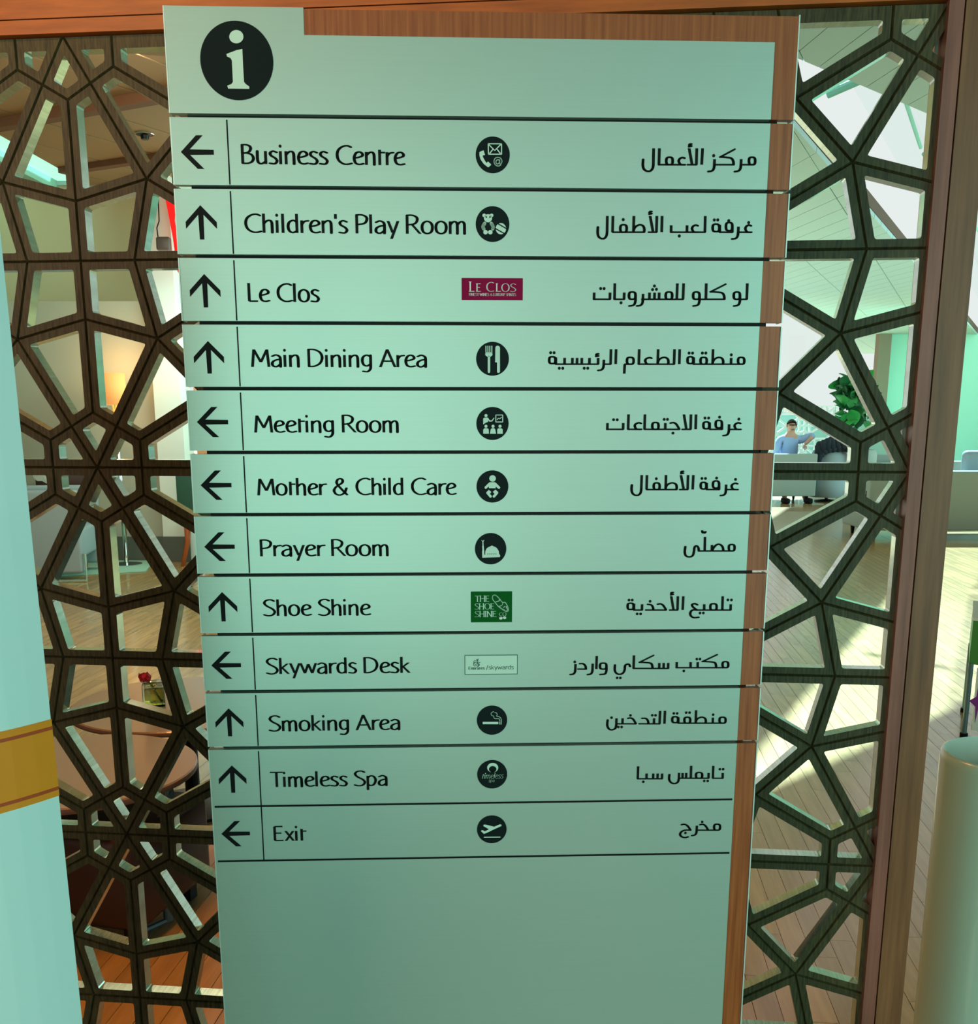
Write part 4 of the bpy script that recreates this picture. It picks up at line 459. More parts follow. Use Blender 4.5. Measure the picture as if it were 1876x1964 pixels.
IC={'info': [('p',0,[(-3126,4653),(-3129,4636),(-3136,4619),(-3148,4605),(-3163,4592),(-3180,4583),(-3199,4577),(-3219,4575),(-3239,4577),(-3258,4582),(-3274,4591),(-3288,4603),(-3298,4618),(-3303,4634),(-3305,4651),(-3301,4668),(-3294,4684),(-3283,4699),(-3268,4711),(-3250,4721),(-3231,4727),(-3211,4729),(-3191,4727),(-3173,4722),(-3156,4713),(-3143,4701),(-3133,4686),(-3127,4670)]),('p',0,[(-3350,4451),(-3221,4496),(-3147,4511),(-3147,4308),(-3145,4127),(-3125,4103),(-3081,4074),(-3082,4047),(-3351,4047),(-3360,4081),(-3306,4101),(-3286,4126),(-3286,4374),(-3300,4403),(-3346,4422)])],'business': [('l',14,[(-10,3422),(164,3423),(165,3297),(-7,3296),(-10,3422)]),('l',14,[(-2,3411),(72,3344),(79,3344),(150,3412)]),('l',14,[(8,3304),(48,3352)]),('l',14,[(105,3357),(150,3305)]),('p',0,[(-127,3318),(-101,3334),(-70,3341),(-53,3285),(-85,3279),(-75,3250),(-47,3206),(-32,3189),(-13,3207),(29,3170),(17,3156),(-6,3136),(-25,3143),(-73,3180),(-111,3232),(-125,3276)]),('s',12,[(155,3166),(127,3153),(94,3159),(70,3185),(67,3221),(84,3249),(117,3258),(150,3250),(169,3224),(167,3195),(155,3177),(141,3182),(140,3230)]),('s',14,[(139,3219),(117,3230),(96,3219),(91,3194),(108,3177),(129,3186),(139,3212)])],'play': [('p',0,[(-40,2543),(-41,2536),(-45,2530),(-50,2525),(-57,2522),(-64,2520),(-72,2522),(-78,2525),(-84,2530),(-87,2536),(-88,2543),(-87,2550),(-84,2556),(-78,2561),(-72,2564),(-64,2565),(-57,2564),(-50,2561),(-45,2556),(-41,2550)]),('p',0,[(58,2544),(57,2537),(54,2531),(48,2526),(42,2522),(34,2521),(27,2522),(20,2525),(15,2530),(11,2537),(10,2543),(11,2550),(15,2557),(20,2562),(27,2565),(34,2566),(42,2565),(48,2562),(54,2557),(57,2551)]),('p',0,[(40,2508),(39,2496),(35,2486),(28,2476),(20,2468),(10,2462),(-2,2458),(-14,2457),(-26,2458),(-37,2462),(-47,2468),(-56,2476),(-62,2485),(-66,2496),(-68,2507),(-66,2518),(-62,2529),(-56,2538),(-47,2547),(-37,2553),(-26,2556),(-14,2558),(-2,2557),(10,2553),(20,2547),(28,2539),(35,2530),(39,2519)]),('bp',0,[(-26,2522),(-27,2516),(-31,2512),(-35,2511),(-40,2512),(-44,2516),(-45,2522),(-44,2527),(-40,2531),(-35,2532),(-31,2531),(-27,2527)]),('bp',0,[(21,2522),(20,2517),(16,2513),(12,2511),(7,2512),(3,2516),(2,2522),(3,2527),(7,2531),(12,2533),(16,2531),(20,2527)]),('s',46,[(-59,2442),(-81,2403),(-70,2376)]),('s',46,[(31,2442),(54,2404),(50,2377)]),('p',0,[(-16,2333),(-18,2325),(-22,2317),(-29,2311),(-37,2307),(-46,2305),(-55,2306),(-64,2310),(-70,2317),(-75,2324),(-76,2333),(-75,2342),(-70,2350),(-64,2356),(-55,2360),(-46,2361),(-37,2360),(-29,2356),(-22,2350),(-18,2342)]),('p',0,[(47,2334),(46,2325),(42,2317),(35,2311),(27,2307),(17,2306),(8,2307),(0,2311),(-7,2317),(-11,2325),(-12,2333),(-11,2342),(-7,2350),(0,2356),(8,2360),(17,2362),(27,2360),(35,2356),(42,2350),(46,2342)]),('p',0,[(226,2379),(225,2363),(220,2348),(212,2335),(201,2324),(188,2315),(173,2310),(158,2308),(143,2310),(128,2315),(115,2323),(105,2334),(96,2348),(91,2362),(90,2378),(91,2394),(96,2408),(104,2422),(115,2433),(128,2441),(143,2447),(158,2448),(173,2447),(188,2442),(201,2433),(211,2422),(220,2409),(225,2394)]),('bl',15,[(114,2443),(234,2377)]),('bl',15,[(85,2379),(205,2317)])],'dining': [('l',20,[(-42,873),(-42,784)]),('l',20,[(-15,873),(-15,784)]),('l',20,[(11,873),(11,784)]),('l',20,[(38,873),(38,784)]),('p',0,[(-49,794),(45,794),(47,755),(16,730),(-18,730),(-51,755)]),('l',48,[(-1,732),(-1,535)]),('p',0,[(86,853),(94,872),(116,880),(140,872),(149,854),(150,534),(141,524),(129,520),(117,524),(110,533),(110,659),(84,662)])],'meeting': [('p',0,[(-21,-50),(-22,-56),(-25,-62),(-29,-67),(-35,-70),(-42,-71),(-49,-70),(-55,-67),(-59,-62),(-62,-56),(-63,-50),(-62,-43),(-59,-38),(-55,-33),(-49,-30),(-42,-29),(-35,-30),(-29,-33),(-25,-38),(-22,-43)]),('p',0,[(-81,-92),(-69,-79),(-15,-77),(-5,-92),(12,-114),(37,-114),(68,-77),(75,-85),(43,-129),(5,-131),(-12,-111),(-12,-133),(-52,-150),(-80,-170)]),('l',18,[(94,-42),(189,-42),(189,-136),(94,-136),(94,-42)]),('l',16,[(111,-104),(130,-85),(147,-94),(172,-74)]),('p',0,[(-21,-194),(-22,-200),(-25,-206),(-30,-211),(-35,-214),(-42,-215),(-49,-214),(-55,-211),(-60,-206),(-63,-200),(-64,-194),(-63,-187),(-59,-181),(-55,-177),(-49,-174),(-42,-173),(-35,-174),(-29,-177),(-25,-181),(-22,-187)]),('p',0,[(77,-194),(76,-200),(73,-206),(68,-211),(62,-214),(56,-215),(49,-214),(43,-211),(38,-206),(35,-200),(34,-194),(35,-187),(38,-181),(43,-177),(49,-174),(56,-173),(62,-174),(68,-177),(73,-181),(76,-187)]),('p',0,[(174,-194),(173,-200),(170,-206),(165,-211),(159,-214),(153,-215),(146,-214),(140,-211),(135,-206),(132,-200),(131,-194),(132,-187),(135,-181),(140,-177),(146,-174),(153,-173),(159,-174),(165,-177),(170,-181),(173,-187)]),('p',0,[(-80,-295),(-80,-238),(-66,-222),(-19,-222),(-5,-234),(-3,-295)]),('p',0,[(11,-295),(24,-234),(38,-221),(73,-221),(87,-238),(97,-296)]),('p',0,[(115,-296),(115,-238),(125,-223),(174,-223),(189,-235),(191,-296)])],'baby': [('p',0,[(96,-908),(95,-918),(91,-928),(86,-936),(79,-943),(70,-948),(60,-951),(50,-953),(39,-951),(30,-948),(21,-943),(14,-936),(8,-927),(5,-918),(3,-908),(5,-898),(8,-889),(14,-880),(21,-873),(30,-868),(39,-865),(50,-864),(60,-865),(70,-868),(79,-874),(86,-881),(91,-889),(95,-898)]),('p',0,[(12,-960),(82,-960),(100,-972),(153,-1025),(157,-1039),(142,-1056),(126,-1047),(96,-1021),(93,-1044),(0,-1043),(-4,-1019),(-32,-1045),(-47,-1055),(-63,-1041),(-60,-1024),(-4,-969)]),('p',0,[(-2,-1066),(33,-1096),(12,-1123),(35,-1146),(39,-1164),(25,-1176),(10,-1172),(-35,-1118),(-39,-1101)]),('p',0,[(91,-1063),(125,-1094),(130,-1108),(123,-1122),(81,-1171),(65,-1176),(51,-1164),(53,-1146),(79,-1124),(54,-1094)])],'prayer': [('p',0,[(-96,-2022),(-98,-1943),(-102,-1939),(-95,-1929),(-96,-1868),(-103,-1863),(-93,-1857),(-93,-1793),(-107,-1776),(-103,-1767),(-96,-1780),(-80,-1780),(-73,-1767),(-68,-1776),(-80,-1794),(-77,-1858),(-71,-1863),(-75,-1870),(-68,-1932),(-68,-1968),(-61,-1984),(-54,-1983),(-54,-1958),(-50,-1922),(-36,-1893),(-11,-1872),(17,-1862),(35,-1851),(46,-1851),(67,-1862),(96,-1873),(121,-1898),(138,-1930),(144,-1973),(158,-1984),(156,-2014)]),('bp',0,[(-14,-1969),(-15,-1977),(-18,-1981),(-21,-1977),(-22,-1969),(-21,-1961),(-18,-1958),(-15,-1961)]),('bp',0,[(15,-1969),(14,-1977),(11,-1981),(8,-1977),(7,-1969),(8,-1961),(11,-1958),(14,-1961)]),('bp',0,[(45,-1969),(44,-1978),(41,-1981),(38,-1978),(36,-1969),(38,-1961),(41,-1958),(44,-1961)]),('bp',0,[(75,-1970),(74,-1978),(71,-1981),(68,-1978),(67,-1970),(68,-1962),(71,-1958),(74,-1962)]),('bp',0,[(104,-1970),(103,-1978),(100,-1981),(97,-1978),(96,-1970),(97,-1962),(100,-1958),(103,-1962)])],'shoe': [('s',14,[(49,-2587),(62,-2565),(93,-2563),(133,-2597),(159,-2628),(194,-2668),(230,-2669),(261,-2714),(278,-2758),(278,-2790),(256,-2805),(212,-2785),(159,-2749),(115,-2704),(80,-2659),(54,-2623),(49,-2587)]),('s',18,[(102,-2659),(137,-2650),(155,-2619)]),('s',12,[(146,-2726),(186,-2709),(199,-2673)]),('s',22,[(247,-2731),(270,-2781),(252,-2794)]),('s',22,[(155,-2740),(190,-2767),(226,-2785)]),('l',10,[(208,-2744),(225,-2727)]),('wp',0,[(196,-2899),(194,-2908),(187,-2915),(176,-2918),(165,-2918),(155,-2914),(148,-2907),(145,-2898),(148,-2890),(155,-2883),(165,-2879),(176,-2879),(187,-2883),(194,-2890)]),('wp',0,[(249,-2893),(247,-2901),(240,-2908),(230,-2912),(220,-2912),(210,-2908),(203,-2901),(201,-2892),(203,-2883),(210,-2876),(220,-2873),(230,-2873),(240,-2877),(247,-2884)]),('rp',0,[(182,-2885),(178,-2889),(170,-2892),(159,-2892),(150,-2889),(146,-2885),(150,-2881),(159,-2878),(169,-2878),(178,-2881)]),('rp',0,[(250,-2886),(247,-2889),(238,-2892),(227,-2892),(218,-2889),(215,-2886),(218,-2882),(227,-2880),(238,-2880),(247,-2882)])],'skywards': [('s',12,[(-156,-3499),(-164,-3531),(-161,-3569),(-154,-3596)]),('s',12,[(-182,-3501),(-172,-3509),(-182,-3531),(-214,-3522)]),('s',12,[(-130,-3548),(-151,-3558),(-188,-3552),(-217,-3547),(-222,-3536)]),('s',12,[(-219,-3552),(-225,-3584),(-209,-3601),(-177,-3596),(-167,-3612),(-146,-3601),(-143,-3574)]),('s',10,[(-214,-3568),(-193,-3579),(-167,-3569)])],'smoking': [('p',0,[(-93,-4450),(137,-4453),(137,-4490),(-93,-4487)]),('l',15,[(158,-4459),(159,-4490)]),('s',16,[(65,-4297),(40,-4310),(30,-4333),(43,-4356),(71,-4366),(71,-4385),(88,-4403),(132,-4405),(152,-4413),(158,-4442)]),('s',16,[(86,-4309),(110,-4319),(121,-4342),(111,-4367),(143,-4373),(169,-4392),(180,-4419),(180,-4490)])],'timeless': [('p',0,[(137,-5164),(135,-5178),(131,-5192),(123,-5205),(113,-5216),(100,-5225),(86,-5232),(71,-5236),(55,-5237),(39,-5235),(23,-5231),(9,-5224),(-3,-5214),(-13,-5203),(-21,-5190),(-26,-5176),(-27,-5161),(-26,-5147),(-21,-5133),(-13,-5120),(-3,-5109),(9,-5100),(23,-5093),(39,-5089),(55,-5088),(71,-5090),(86,-5094),(100,-5101),(113,-5111),(123,-5122),(130,-5135),(135,-5149)]),('bp',0,[(111,-5187),(109,-5198),(105,-5209),(98,-5218),(90,-5226),(79,-5232),(67,-5236),(55,-5237),(42,-5236),(30,-5232),(20,-5225),(11,-5217),(4,-5207),(0,-5197),(-1,-5185),(0,-5174),(4,-5163),(11,-5154),(20,-5146),(30,-5140),(42,-5136),(55,-5135),(67,-5137),(79,-5141),(90,-5147),(98,-5155),(105,-5165),(109,-5176)]),('p',0,[(94,-5198),(93,-5207),(89,-5215),(82,-5222),(74,-5227),(65,-5230),(55,-5231),(45,-5230),(35,-5226),(27,-5221),(21,-5214),(17,-5206),(16,-5197),(17,-5189),(21,-5181),(27,-5174),(35,-5169),(45,-5166),(55,-5165),(65,-5166),(74,-5169),(82,-5175),(89,-5182),(93,-5190)]),('bp',0,[(79,-5214),(78,-5220),(75,-5226),(69,-5230),(62,-5233),(55,-5234),(47,-5233),(40,-5230),(35,-5225),(31,-5219),(30,-5213),(31,-5207),(35,-5201),(40,-5197),(47,-5194),(55,-5193),(62,-5194),(69,-5197),(75,-5202),(78,-5208)]),('p',0,[(70,-5220),(69,-5225),(66,-5229),(61,-5232),(55,-5233),(49,-5232),(44,-5229),(40,-5225),(39,-5220),(40,-5215),(44,-5211),(49,-5208),(55,-5208),(61,-5209),(66,-5211),(69,-5216)]),('bp',0,[(64,-5231),(63,-5236),(59,-5239),(55,-5240),(50,-5239),(47,-5235),(46,-5231),(47,-5227),(50,-5224),(55,-5223),(59,-5224),(63,-5227)])],'exit': [('p',0,[(-88,-6083),(-77,-6061),(-54,-6062),(78,-6098),(97,-6090),(165,-6061),(182,-6064),(191,-6080),(176,-6094),(63,-6146),(-1,-6179),(-77,-6212),(-124,-6163),(-103,-6149),(-62,-6168),(-43,-6160),(-1,-6139),(-13,-6131)]),('l',22,[(-71,-6265),(167,-6267)])]}
ST={'clos': [('L',-263,-189,1579,125),('E',-169,-105,1580,103),('C',-38,71,1580,124),('LOS',97,367,1581,103),('FINEST WINES & LUXURY SPIRITS',-270,367,1527,32)],'shoe': [('THE',-208,10,-2656,86),('SHOE',-208,80,-2768,86),('SHINE',-208,111,-2878,83),('CO',144,250,-2866,50)],'skywards': [('Emirates',-300,-62,-3657,44),('/skywards',-43,360,-3657,65)],'timeless': [('timeless',-102,208,-5331,86),('spa',-9,77,-5387,51)]}
# ================================================================== SIGN
SG = thing('directory_sign', 'tall brushed silver directory sign with black pictograms and wooden right edge', 'sign', (0, 1.5, 0), 0.040159)
SZ = 1.5
def sheet(mb, pts, y): mb.add([(x, y, z + SZ) for x, z in pts], [tuple(range(len(pts)))])
def ccw(p):
    a = sum(p[i][0] * p[(i + 1) % len(p)][1] - p[(i + 1) % len(p)][0] * p[i][1] for i in range(len(p))); return p if a > 0 else p[::-1]
def smooth(pts, n=4):
    if len(pts) < 3: return pts
    cl = math.dist(pts[0], pts[-1]) < 1e-5; q = []; m = len(pts)
    for i in range(m - 1):
        p1, p2 = pts[i], pts[i + 1]; p0 = pts[i - 1] if i > 0 else (pts[-2] if cl else p1); p3 = pts[i + 2] if i + 2 < m else (pts[1] if cl else p2)
        for k in range(n):
            t = k / n; q.append(tuple(0.5 * ((2 * p1[a]) + (-p0[a] + p2[a]) * t + (2 * p0[a] - 5 * p1[a] + 4 * p2[a] - p3[a]) * t * t + (-p0[a] + 3 * p1[a] - 3 * p2[a] + p3[a]) * t ** 3) for a in (0, 1)))
    q.append(pts[-1]); return q
def hull(ps):
    ps = sorted(set(ps)); 
    def half(it):
        h = []
        for p in it:
            while len(h) > 1 and (h[-1][0] - h[-2][0]) * (p[1] - h[-2][1]) - (h[-1][1] - h[-2][1]) * (p[0] - h[-2][0]) <= 1e-14: h.pop()
            h.append(p)
        return h[:-1]
    return half(ps) + half(ps[::-1])
NIB = [(math.cos(2 * math.pi * k / 10), math.sin(2 * math.pi * k / 10)) for k in range(10)]
def stroke(mb, pts, a, b, y):     # sweep an elliptical nib (half widths a, b) along the points
    for i in range(len(pts) - 1):
        if math.dist(pts[i], pts[i + 1]) < 1e-7: continue
        e = [(p[0] + a * c, p[1] + b * s) for p in (pts[i], pts[i + 1]) for c, s in NIB]; sheet(mb, hull(e), y)
def sqstroke(mb, pts, a, b, y):   # same with a flat rectangular nib: crisp stroke ends
    for i in range(len(pts) - 1):
        e = [(p[0] + dx, p[1] + dz) for p in (pts[i], pts[i + 1]) for dx in (-a, a) for dz in (-b, b)]; sheet(mb, hull(e), y)
GL = {
'B': (.60, 'l.06,.03,.06,.97 s.06,.97,.25,.97,.39,.88,.40,.72,.29,.58,.06,.54 s.25,.55,.43,.48,.51,.30,.45,.12,.28,.03,.06,.03'),
'C': (.72, 's.66,.90,.52,.97,.32,.93,.14,.76,.08,.50,.14,.22,.32,.05,.50,.02,.68,.07'),
'D': (.72, 'l.06,.03,.06,.97 s.06,.97,.30,.96,.54,.80,.62,.50,.52,.20,.28,.04,.06,.03'),
'E': (.54, 'l.06,.03,.06,.97 l.06,.97,.44,.97 l.06,.53,.38,.53 l.06,.03,.46,.03'),
'F': (.50, 'l.06,.0,.06,.97 l.06,.97,.44,.97 l.06,.53,.38,.53'), 'I': (.22, 'l.08,0,.08,1'),
'L': (.48, 'l.06,.03,.06,1 l.06,.03,.44,.03'), 'N': (.70, 'l.08,0,.08,1 l.08,1,.58,0 l.58,0,.58,1'), 'H': (.68, 'l.08,0,.08,1 l.08,.52,.56,.52 l.56,0,.56,1'),
'O': (.80, 's.38,1,.14,.86,.05,.5,.14,.14,.38,0,.62,.14,.71,.5,.62,.86,.38,1'), 'U': (.68, 's.08,1,.08,.3,.18,.04,.33,0,.48,.06,.56,.3,.56,1'),
'W': (.98, 'l.02,1,.24,0 l.24,0,.46,.9 l.46,.9,.68,0 l.68,0,.9,1'), 'X': (.64, 'l.04,1,.56,0 l.56,1,.04,0'), 'Y': (.60, 'l.02,1,.28,.5 l.54,1,.28,.5 l.28,.5,.28,0'),
'M': (.82, 'l.05,0,.13,.96 l.13,.96,.41,.26 l.41,.26,.68,.96 l.68,.96,.74,0'),
'P': (.54, 'l.06,0,.06,.97 s.06,.97,.28,.97,.45,.86,.46,.68,.35,.52,.06,.46'),
'R': (.60, 'l.06,0,.06,.97 s.06,.97,.28,.97,.45,.86,.46,.68,.35,.52,.06,.46 l.26,.48,.58,.0'),
'S': (.58, 's.50,.90,.36,.98,.16,.94,.07,.78,.18,.60,.42,.42,.52,.24,.43,.06,.24,.0,.05,.06'),
'T': (.58, 'l.0,.96,.60,.96 l.30,.96,.30,0'), 'A': (.68, 'l.02,0,.32,.98 l.32,.98,.64,0 l.14,.33,.52,.33'),
'&': (.76, 's.66,.02,.45,.30,.22,.66,.24,.88,.38,.96,.48,.86,.44,.70,.20,.50,.08,.28,.16,.06,.36,.0,.55,.14,.64,.40'),
'a': (.52, 's.08,.59,.22,.66,.36,.60,.41,.46,.41,.0 s.41,.42,.22,.38,.08,.26,.08,.08,.20,.01,.32,.06,.41,.16'),
'd': (.54, 's.41,.58,.28,.66,.12,.56,.07,.34,.12,.10,.26,.02,.41,.10 l.42,1.0,.42,.0'),
'e': (.50, 's.08,.35,.24,.38,.41,.46,.41,.58,.30,.66,.15,.60,.07,.36,.12,.10,.28,.02,.45,.06'),
'g': (.54, 's.41,.58,.26,.66,.11,.56,.07,.34,.13,.12,.27,.06,.41,.16 s.42,.66,.42,.10,.40,-.12,.28,-.26,.10,-.24'),
'h': (.53, 'l.08,1,.08,0 s.08,.48,.20,.62,.33,.65,.40,.54,.41,.30,.41,.0'), 'i': (.23, 'l.08,.66,.08,0 d.08,.92'),
'k': (.49, 'l.08,1,.08,0 l.40,.64,.11,.34 l.16,.38,.43,0'), 'l': (.22, 'l.08,1,.08,0'),
'm': (.78, 'l.08,.66,.08,0 s.08,.48,.18,.62,.29,.65,.36,.54,.37,.3,.37,0 s.37,.48,.47,.62,.58,.65,.65,.54,.66,.3,.66,0'),
'n': (.53, 'l.08,.66,.08,0 s.08,.48,.20,.62,.33,.65,.40,.54,.41,.30,.41,.0'),
'o': (.56, 's.27,.66,.11,.56,.06,.34,.11,.10,.27,.01,.43,.10,.48,.34,.43,.56,.27,.66'),
'p': (.54, 'l.08,.66,.08,-.28 s.08,.54,.22,.65,.37,.60,.45,.36,.37,.09,.22,.01,.08,.08'),
'r': (.35, 'l.08,.66,.08,0 s.08,.44,.18,.60,.34,.64'), 's': (.42, 's.34,.60,.20,.66,.08,.58,.10,.44,.28,.30,.35,.16,.26,.02,.05,.04'),
't': (.34, 'l.11,.78,.11,0 l.11,.64,.34,.64'), 'u': (.54, 's.08,.66,.08,.20,.14,.04,.26,.02,.41,.12 l.42,.66,.42,0'),
'w': (.74, 'l.02,.66,.20,.03 l.20,.03,.36,.60 l.36,.60,.53,.03 l.53,.03,.70,.66'), 'x': (.46, 'l.04,.66,.40,0 l.40,.66,.04,0'),
'y': (.48, 'l.04,.66,.22,.05 l.44,.66,.17,-.28'), "'": (.16, 'l.06,1,.06,.76'), '/': (.34, 'l.0,-.08,.26,1.0'), ' ': (.27, '')}
def text(mb, s, u0, u1, zb, cap, y, wv=.172, wh=.088, slant=0.0, serif=False):
    tot = sum(GL[c][0] for c in s); last = GL[s[-1]]; nb = wv * cap / 2
    xs = [0]; 
    for c in s: xs.append(xs[-1] + GL[c][0])
    ends = []
    allx = []
    for c, x in zip(s, xs):
        for st in GL[c][1].split():
            v = [float(q) for q in st[1:].split(',')]; allx += [x + v[i] for i in range(0, len(v), 2)]
    lo, hi = min(allx), max(allx); sx = (u1 - u0 - 2 * nb) / (hi - lo)
    for c, x in zip(s, xs):
        for st in GL[c][1].split():
            v = [float(q) for q in st[1:].split(',')]; p = [(v[i], v[i + 1]) for i in range(0, len(v), 2)]
            P2 = [(u0 + nb + (x + a - lo) * sx + slant * b * cap, zb + b * cap) for a, b in p]
            if st[0] == 'd': e = P2[0]; sheet(mb, [(e[0] + .085 * cap * c_, e[1] + .085 * cap * s_) for c_, s_ in NIB], y); continue
            if st[0] == 's': stroke(mb, smooth(P2, 4), wv * cap / 2, wh * cap / 2, y)
            else:
                if abs(P2[0][1] - P2[1][1]) > .06 * cap: 
                    e = wv * cap / 2
                    for q in range(len(P2) - 1): sqstroke(mb, P2[q:q + 2], e * .95, .0001, y)
                else: sqstroke(mb, P2, .0001, wh * cap / 2, y)
                if serif and abs(P2[0][0] - P2[-1][0]) < .01 * cap:
                    for q in (P2[0], P2[-1]): sqstroke(mb, [(q[0] - .13 * cap, q[1]), (q[0] + .13 * cap, q[1])], .0001, .03 * cap, y)
ZG = [0.3729, 0.2868, 0.2013, 0.1167, 0.0309, -0.0545, -0.14, -0.2252, -0.3108, -0.3956, -0.4811, -0.5717, -0.6586]
SL, SRB, SRT = -0.4105, 0.3712, 0.4005
GAPH = 0.0024
def plate_piece(name, poly, m, y0, y1, par, bev=.0006):
    poly = ccw(poly); n = len(poly); V = [(x, y0, z + SZ) for x, z in poly] + [(x, y1, z + SZ) for x, z in poly]
    F = [tuple(range(n)), tuple(range(n, 2 * n))[::-1]] + [(i, n + i, n + (i + 1) % n, (i + 1) % n) for i in range(n)]
    return mesh_obj(name, V, F, m, par)
core = box('core', (-.004, .034, .99), (.776, .040, 1.94), 'core_black', SG)
for x in (SL + .012, SRT - .014): pass
rows = ['business', 'play', 'clos', 'dining', 'meeting', 'baby', 'prayer', 'shoe', 'skywards', 'smoking', 'timeless', 'exit']
names = ['Business Centre', 'Play Room', 'Clos', 'Dining', 'Meeting', 'Mother', 'Prayer', 'Shoe', 'Desk', 'Smoking', 'Spa']
# header plate
hp = plate_piece('header_plate', [(SL, ZG[0] + GAPH), (SRB, ZG[0] + GAPH), (SRB, .4676), (-.2357, .4684), (-.2357, .5000), (SL, .5000)], 'plate_silver', 0, .012, SG)
plate_piece('wood_trim', [(-.2355, .4683), (SRB + .0002, .4675), (SRB + .0002, ZG[0] + GAPH), (.4012, ZG[0] + GAPH), (.4012, .4985), (-.2355, .4985)], 'strip_wood', .0008, .013, hp)
plates = [hp]
for k in range(11):
    zt = ZG[k] - GAPH; zb = ZG[k + 1] + GAPH if k < 10 else -1.47
    jog = random.uniform(-.0008, .0008)
    p = plate_piece('sign_plate', [(SL + jog, zb), (SRB, zb), (SRB, zt), (SL + jog, zt)], 'plate_silver', 0, .012, SG)
    plate_piece('wood_trim', [(SRB + .0002, zb), (SRT + jog, zb), (SRT + jog, zt), (SRB + .0002, zt)], 'strip_wood', .0008, .013, p)
    plates.append(p)
# folded side edges; their paler colour stands for the light they catch
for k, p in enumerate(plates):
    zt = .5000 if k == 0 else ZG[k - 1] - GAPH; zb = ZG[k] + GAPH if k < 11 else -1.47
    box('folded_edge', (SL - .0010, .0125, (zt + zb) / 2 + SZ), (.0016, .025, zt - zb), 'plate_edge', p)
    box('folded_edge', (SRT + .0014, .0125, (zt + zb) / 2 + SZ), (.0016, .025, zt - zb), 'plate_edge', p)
Y1, Y2, Y3 = -.0004, -.0007, -.0010
lab = {0: 'Business Centre'}
def sc4(p): return [(a / 1e4, b / 1e4) for a, b in p]
UPA = [(0, 0), (221, 225), (221, 318), (37, 128), (32, 463), (-32, 463), (-37, 128), (-221, 318), (-221, 225)]
icr = [0.0463] + [0.0224] * 11
icpos = {'info': (-0.3224, 0.4374), 'business': (.0049, .3288), 'play': (.0047, .2435), 'dining': (.0048, .0707), 'meeting': (.0048, -.0157), 'baby': (.0048, -.1020), 'prayer': (.0023, -.1895), 'smoking': (.0044, -.4428), 'timeless': (.0047, -.5267), 'exit': (.0042, -.6141)}
left = {0, 4, 5, 6, 8, 11}
def draw_icon(key, par):
    if key in icpos:
        c = icpos[key]; r = 0.0463 if key == 'info' else 0.0224
        mb = MB(); sheet(mb, [(c[0] + r * math.cos(2 * math.pi * i / 64), c[1] + r * math.sin(2 * math.pi * i / 64)) for i in range(64)], Y1); mb.build('pictogram_disc', 'icon_black', par)
    wm, bm_, wh_, rd = MB(), MB(), MB(), MB()
    for k, wd, pts in IC[key]:
        p = sc4(pts); t = {'b': bm_, 'w': wh_, 'r': rd}.get(k[0] if len(k) > 1 else '', wm); y = Y2 if t is wm else Y3; kk = k[-1]
        sc = {'business': 14.43, 'play': 14.43, 'shoe': 17.05, 'skywards': 14.43}.get(key, 20.84); hw = wd / sc * 0.00070
        if kk == 'p': sheet(t, ccw(p), y)
        elif kk == 's': stroke(t, smooth(p, 5), hw, hw, y)
        elif kk == 'l': stroke(t, p, hw, hw, y)
    if wm.v: wm.build('pictogram', 'logo_line_green' if key == 'skywards' else 'pale_mint', par)
    if bm_.v: bm_.build('pictogram_cutout', 'icon_black', par)
    if wh_.v: wh_.build('pictogram_highlight', 'logo_white', par)
    if rd.v: rd.build('pictogram_accent', 'logo_pink', par)
draw_icon('info', hp)
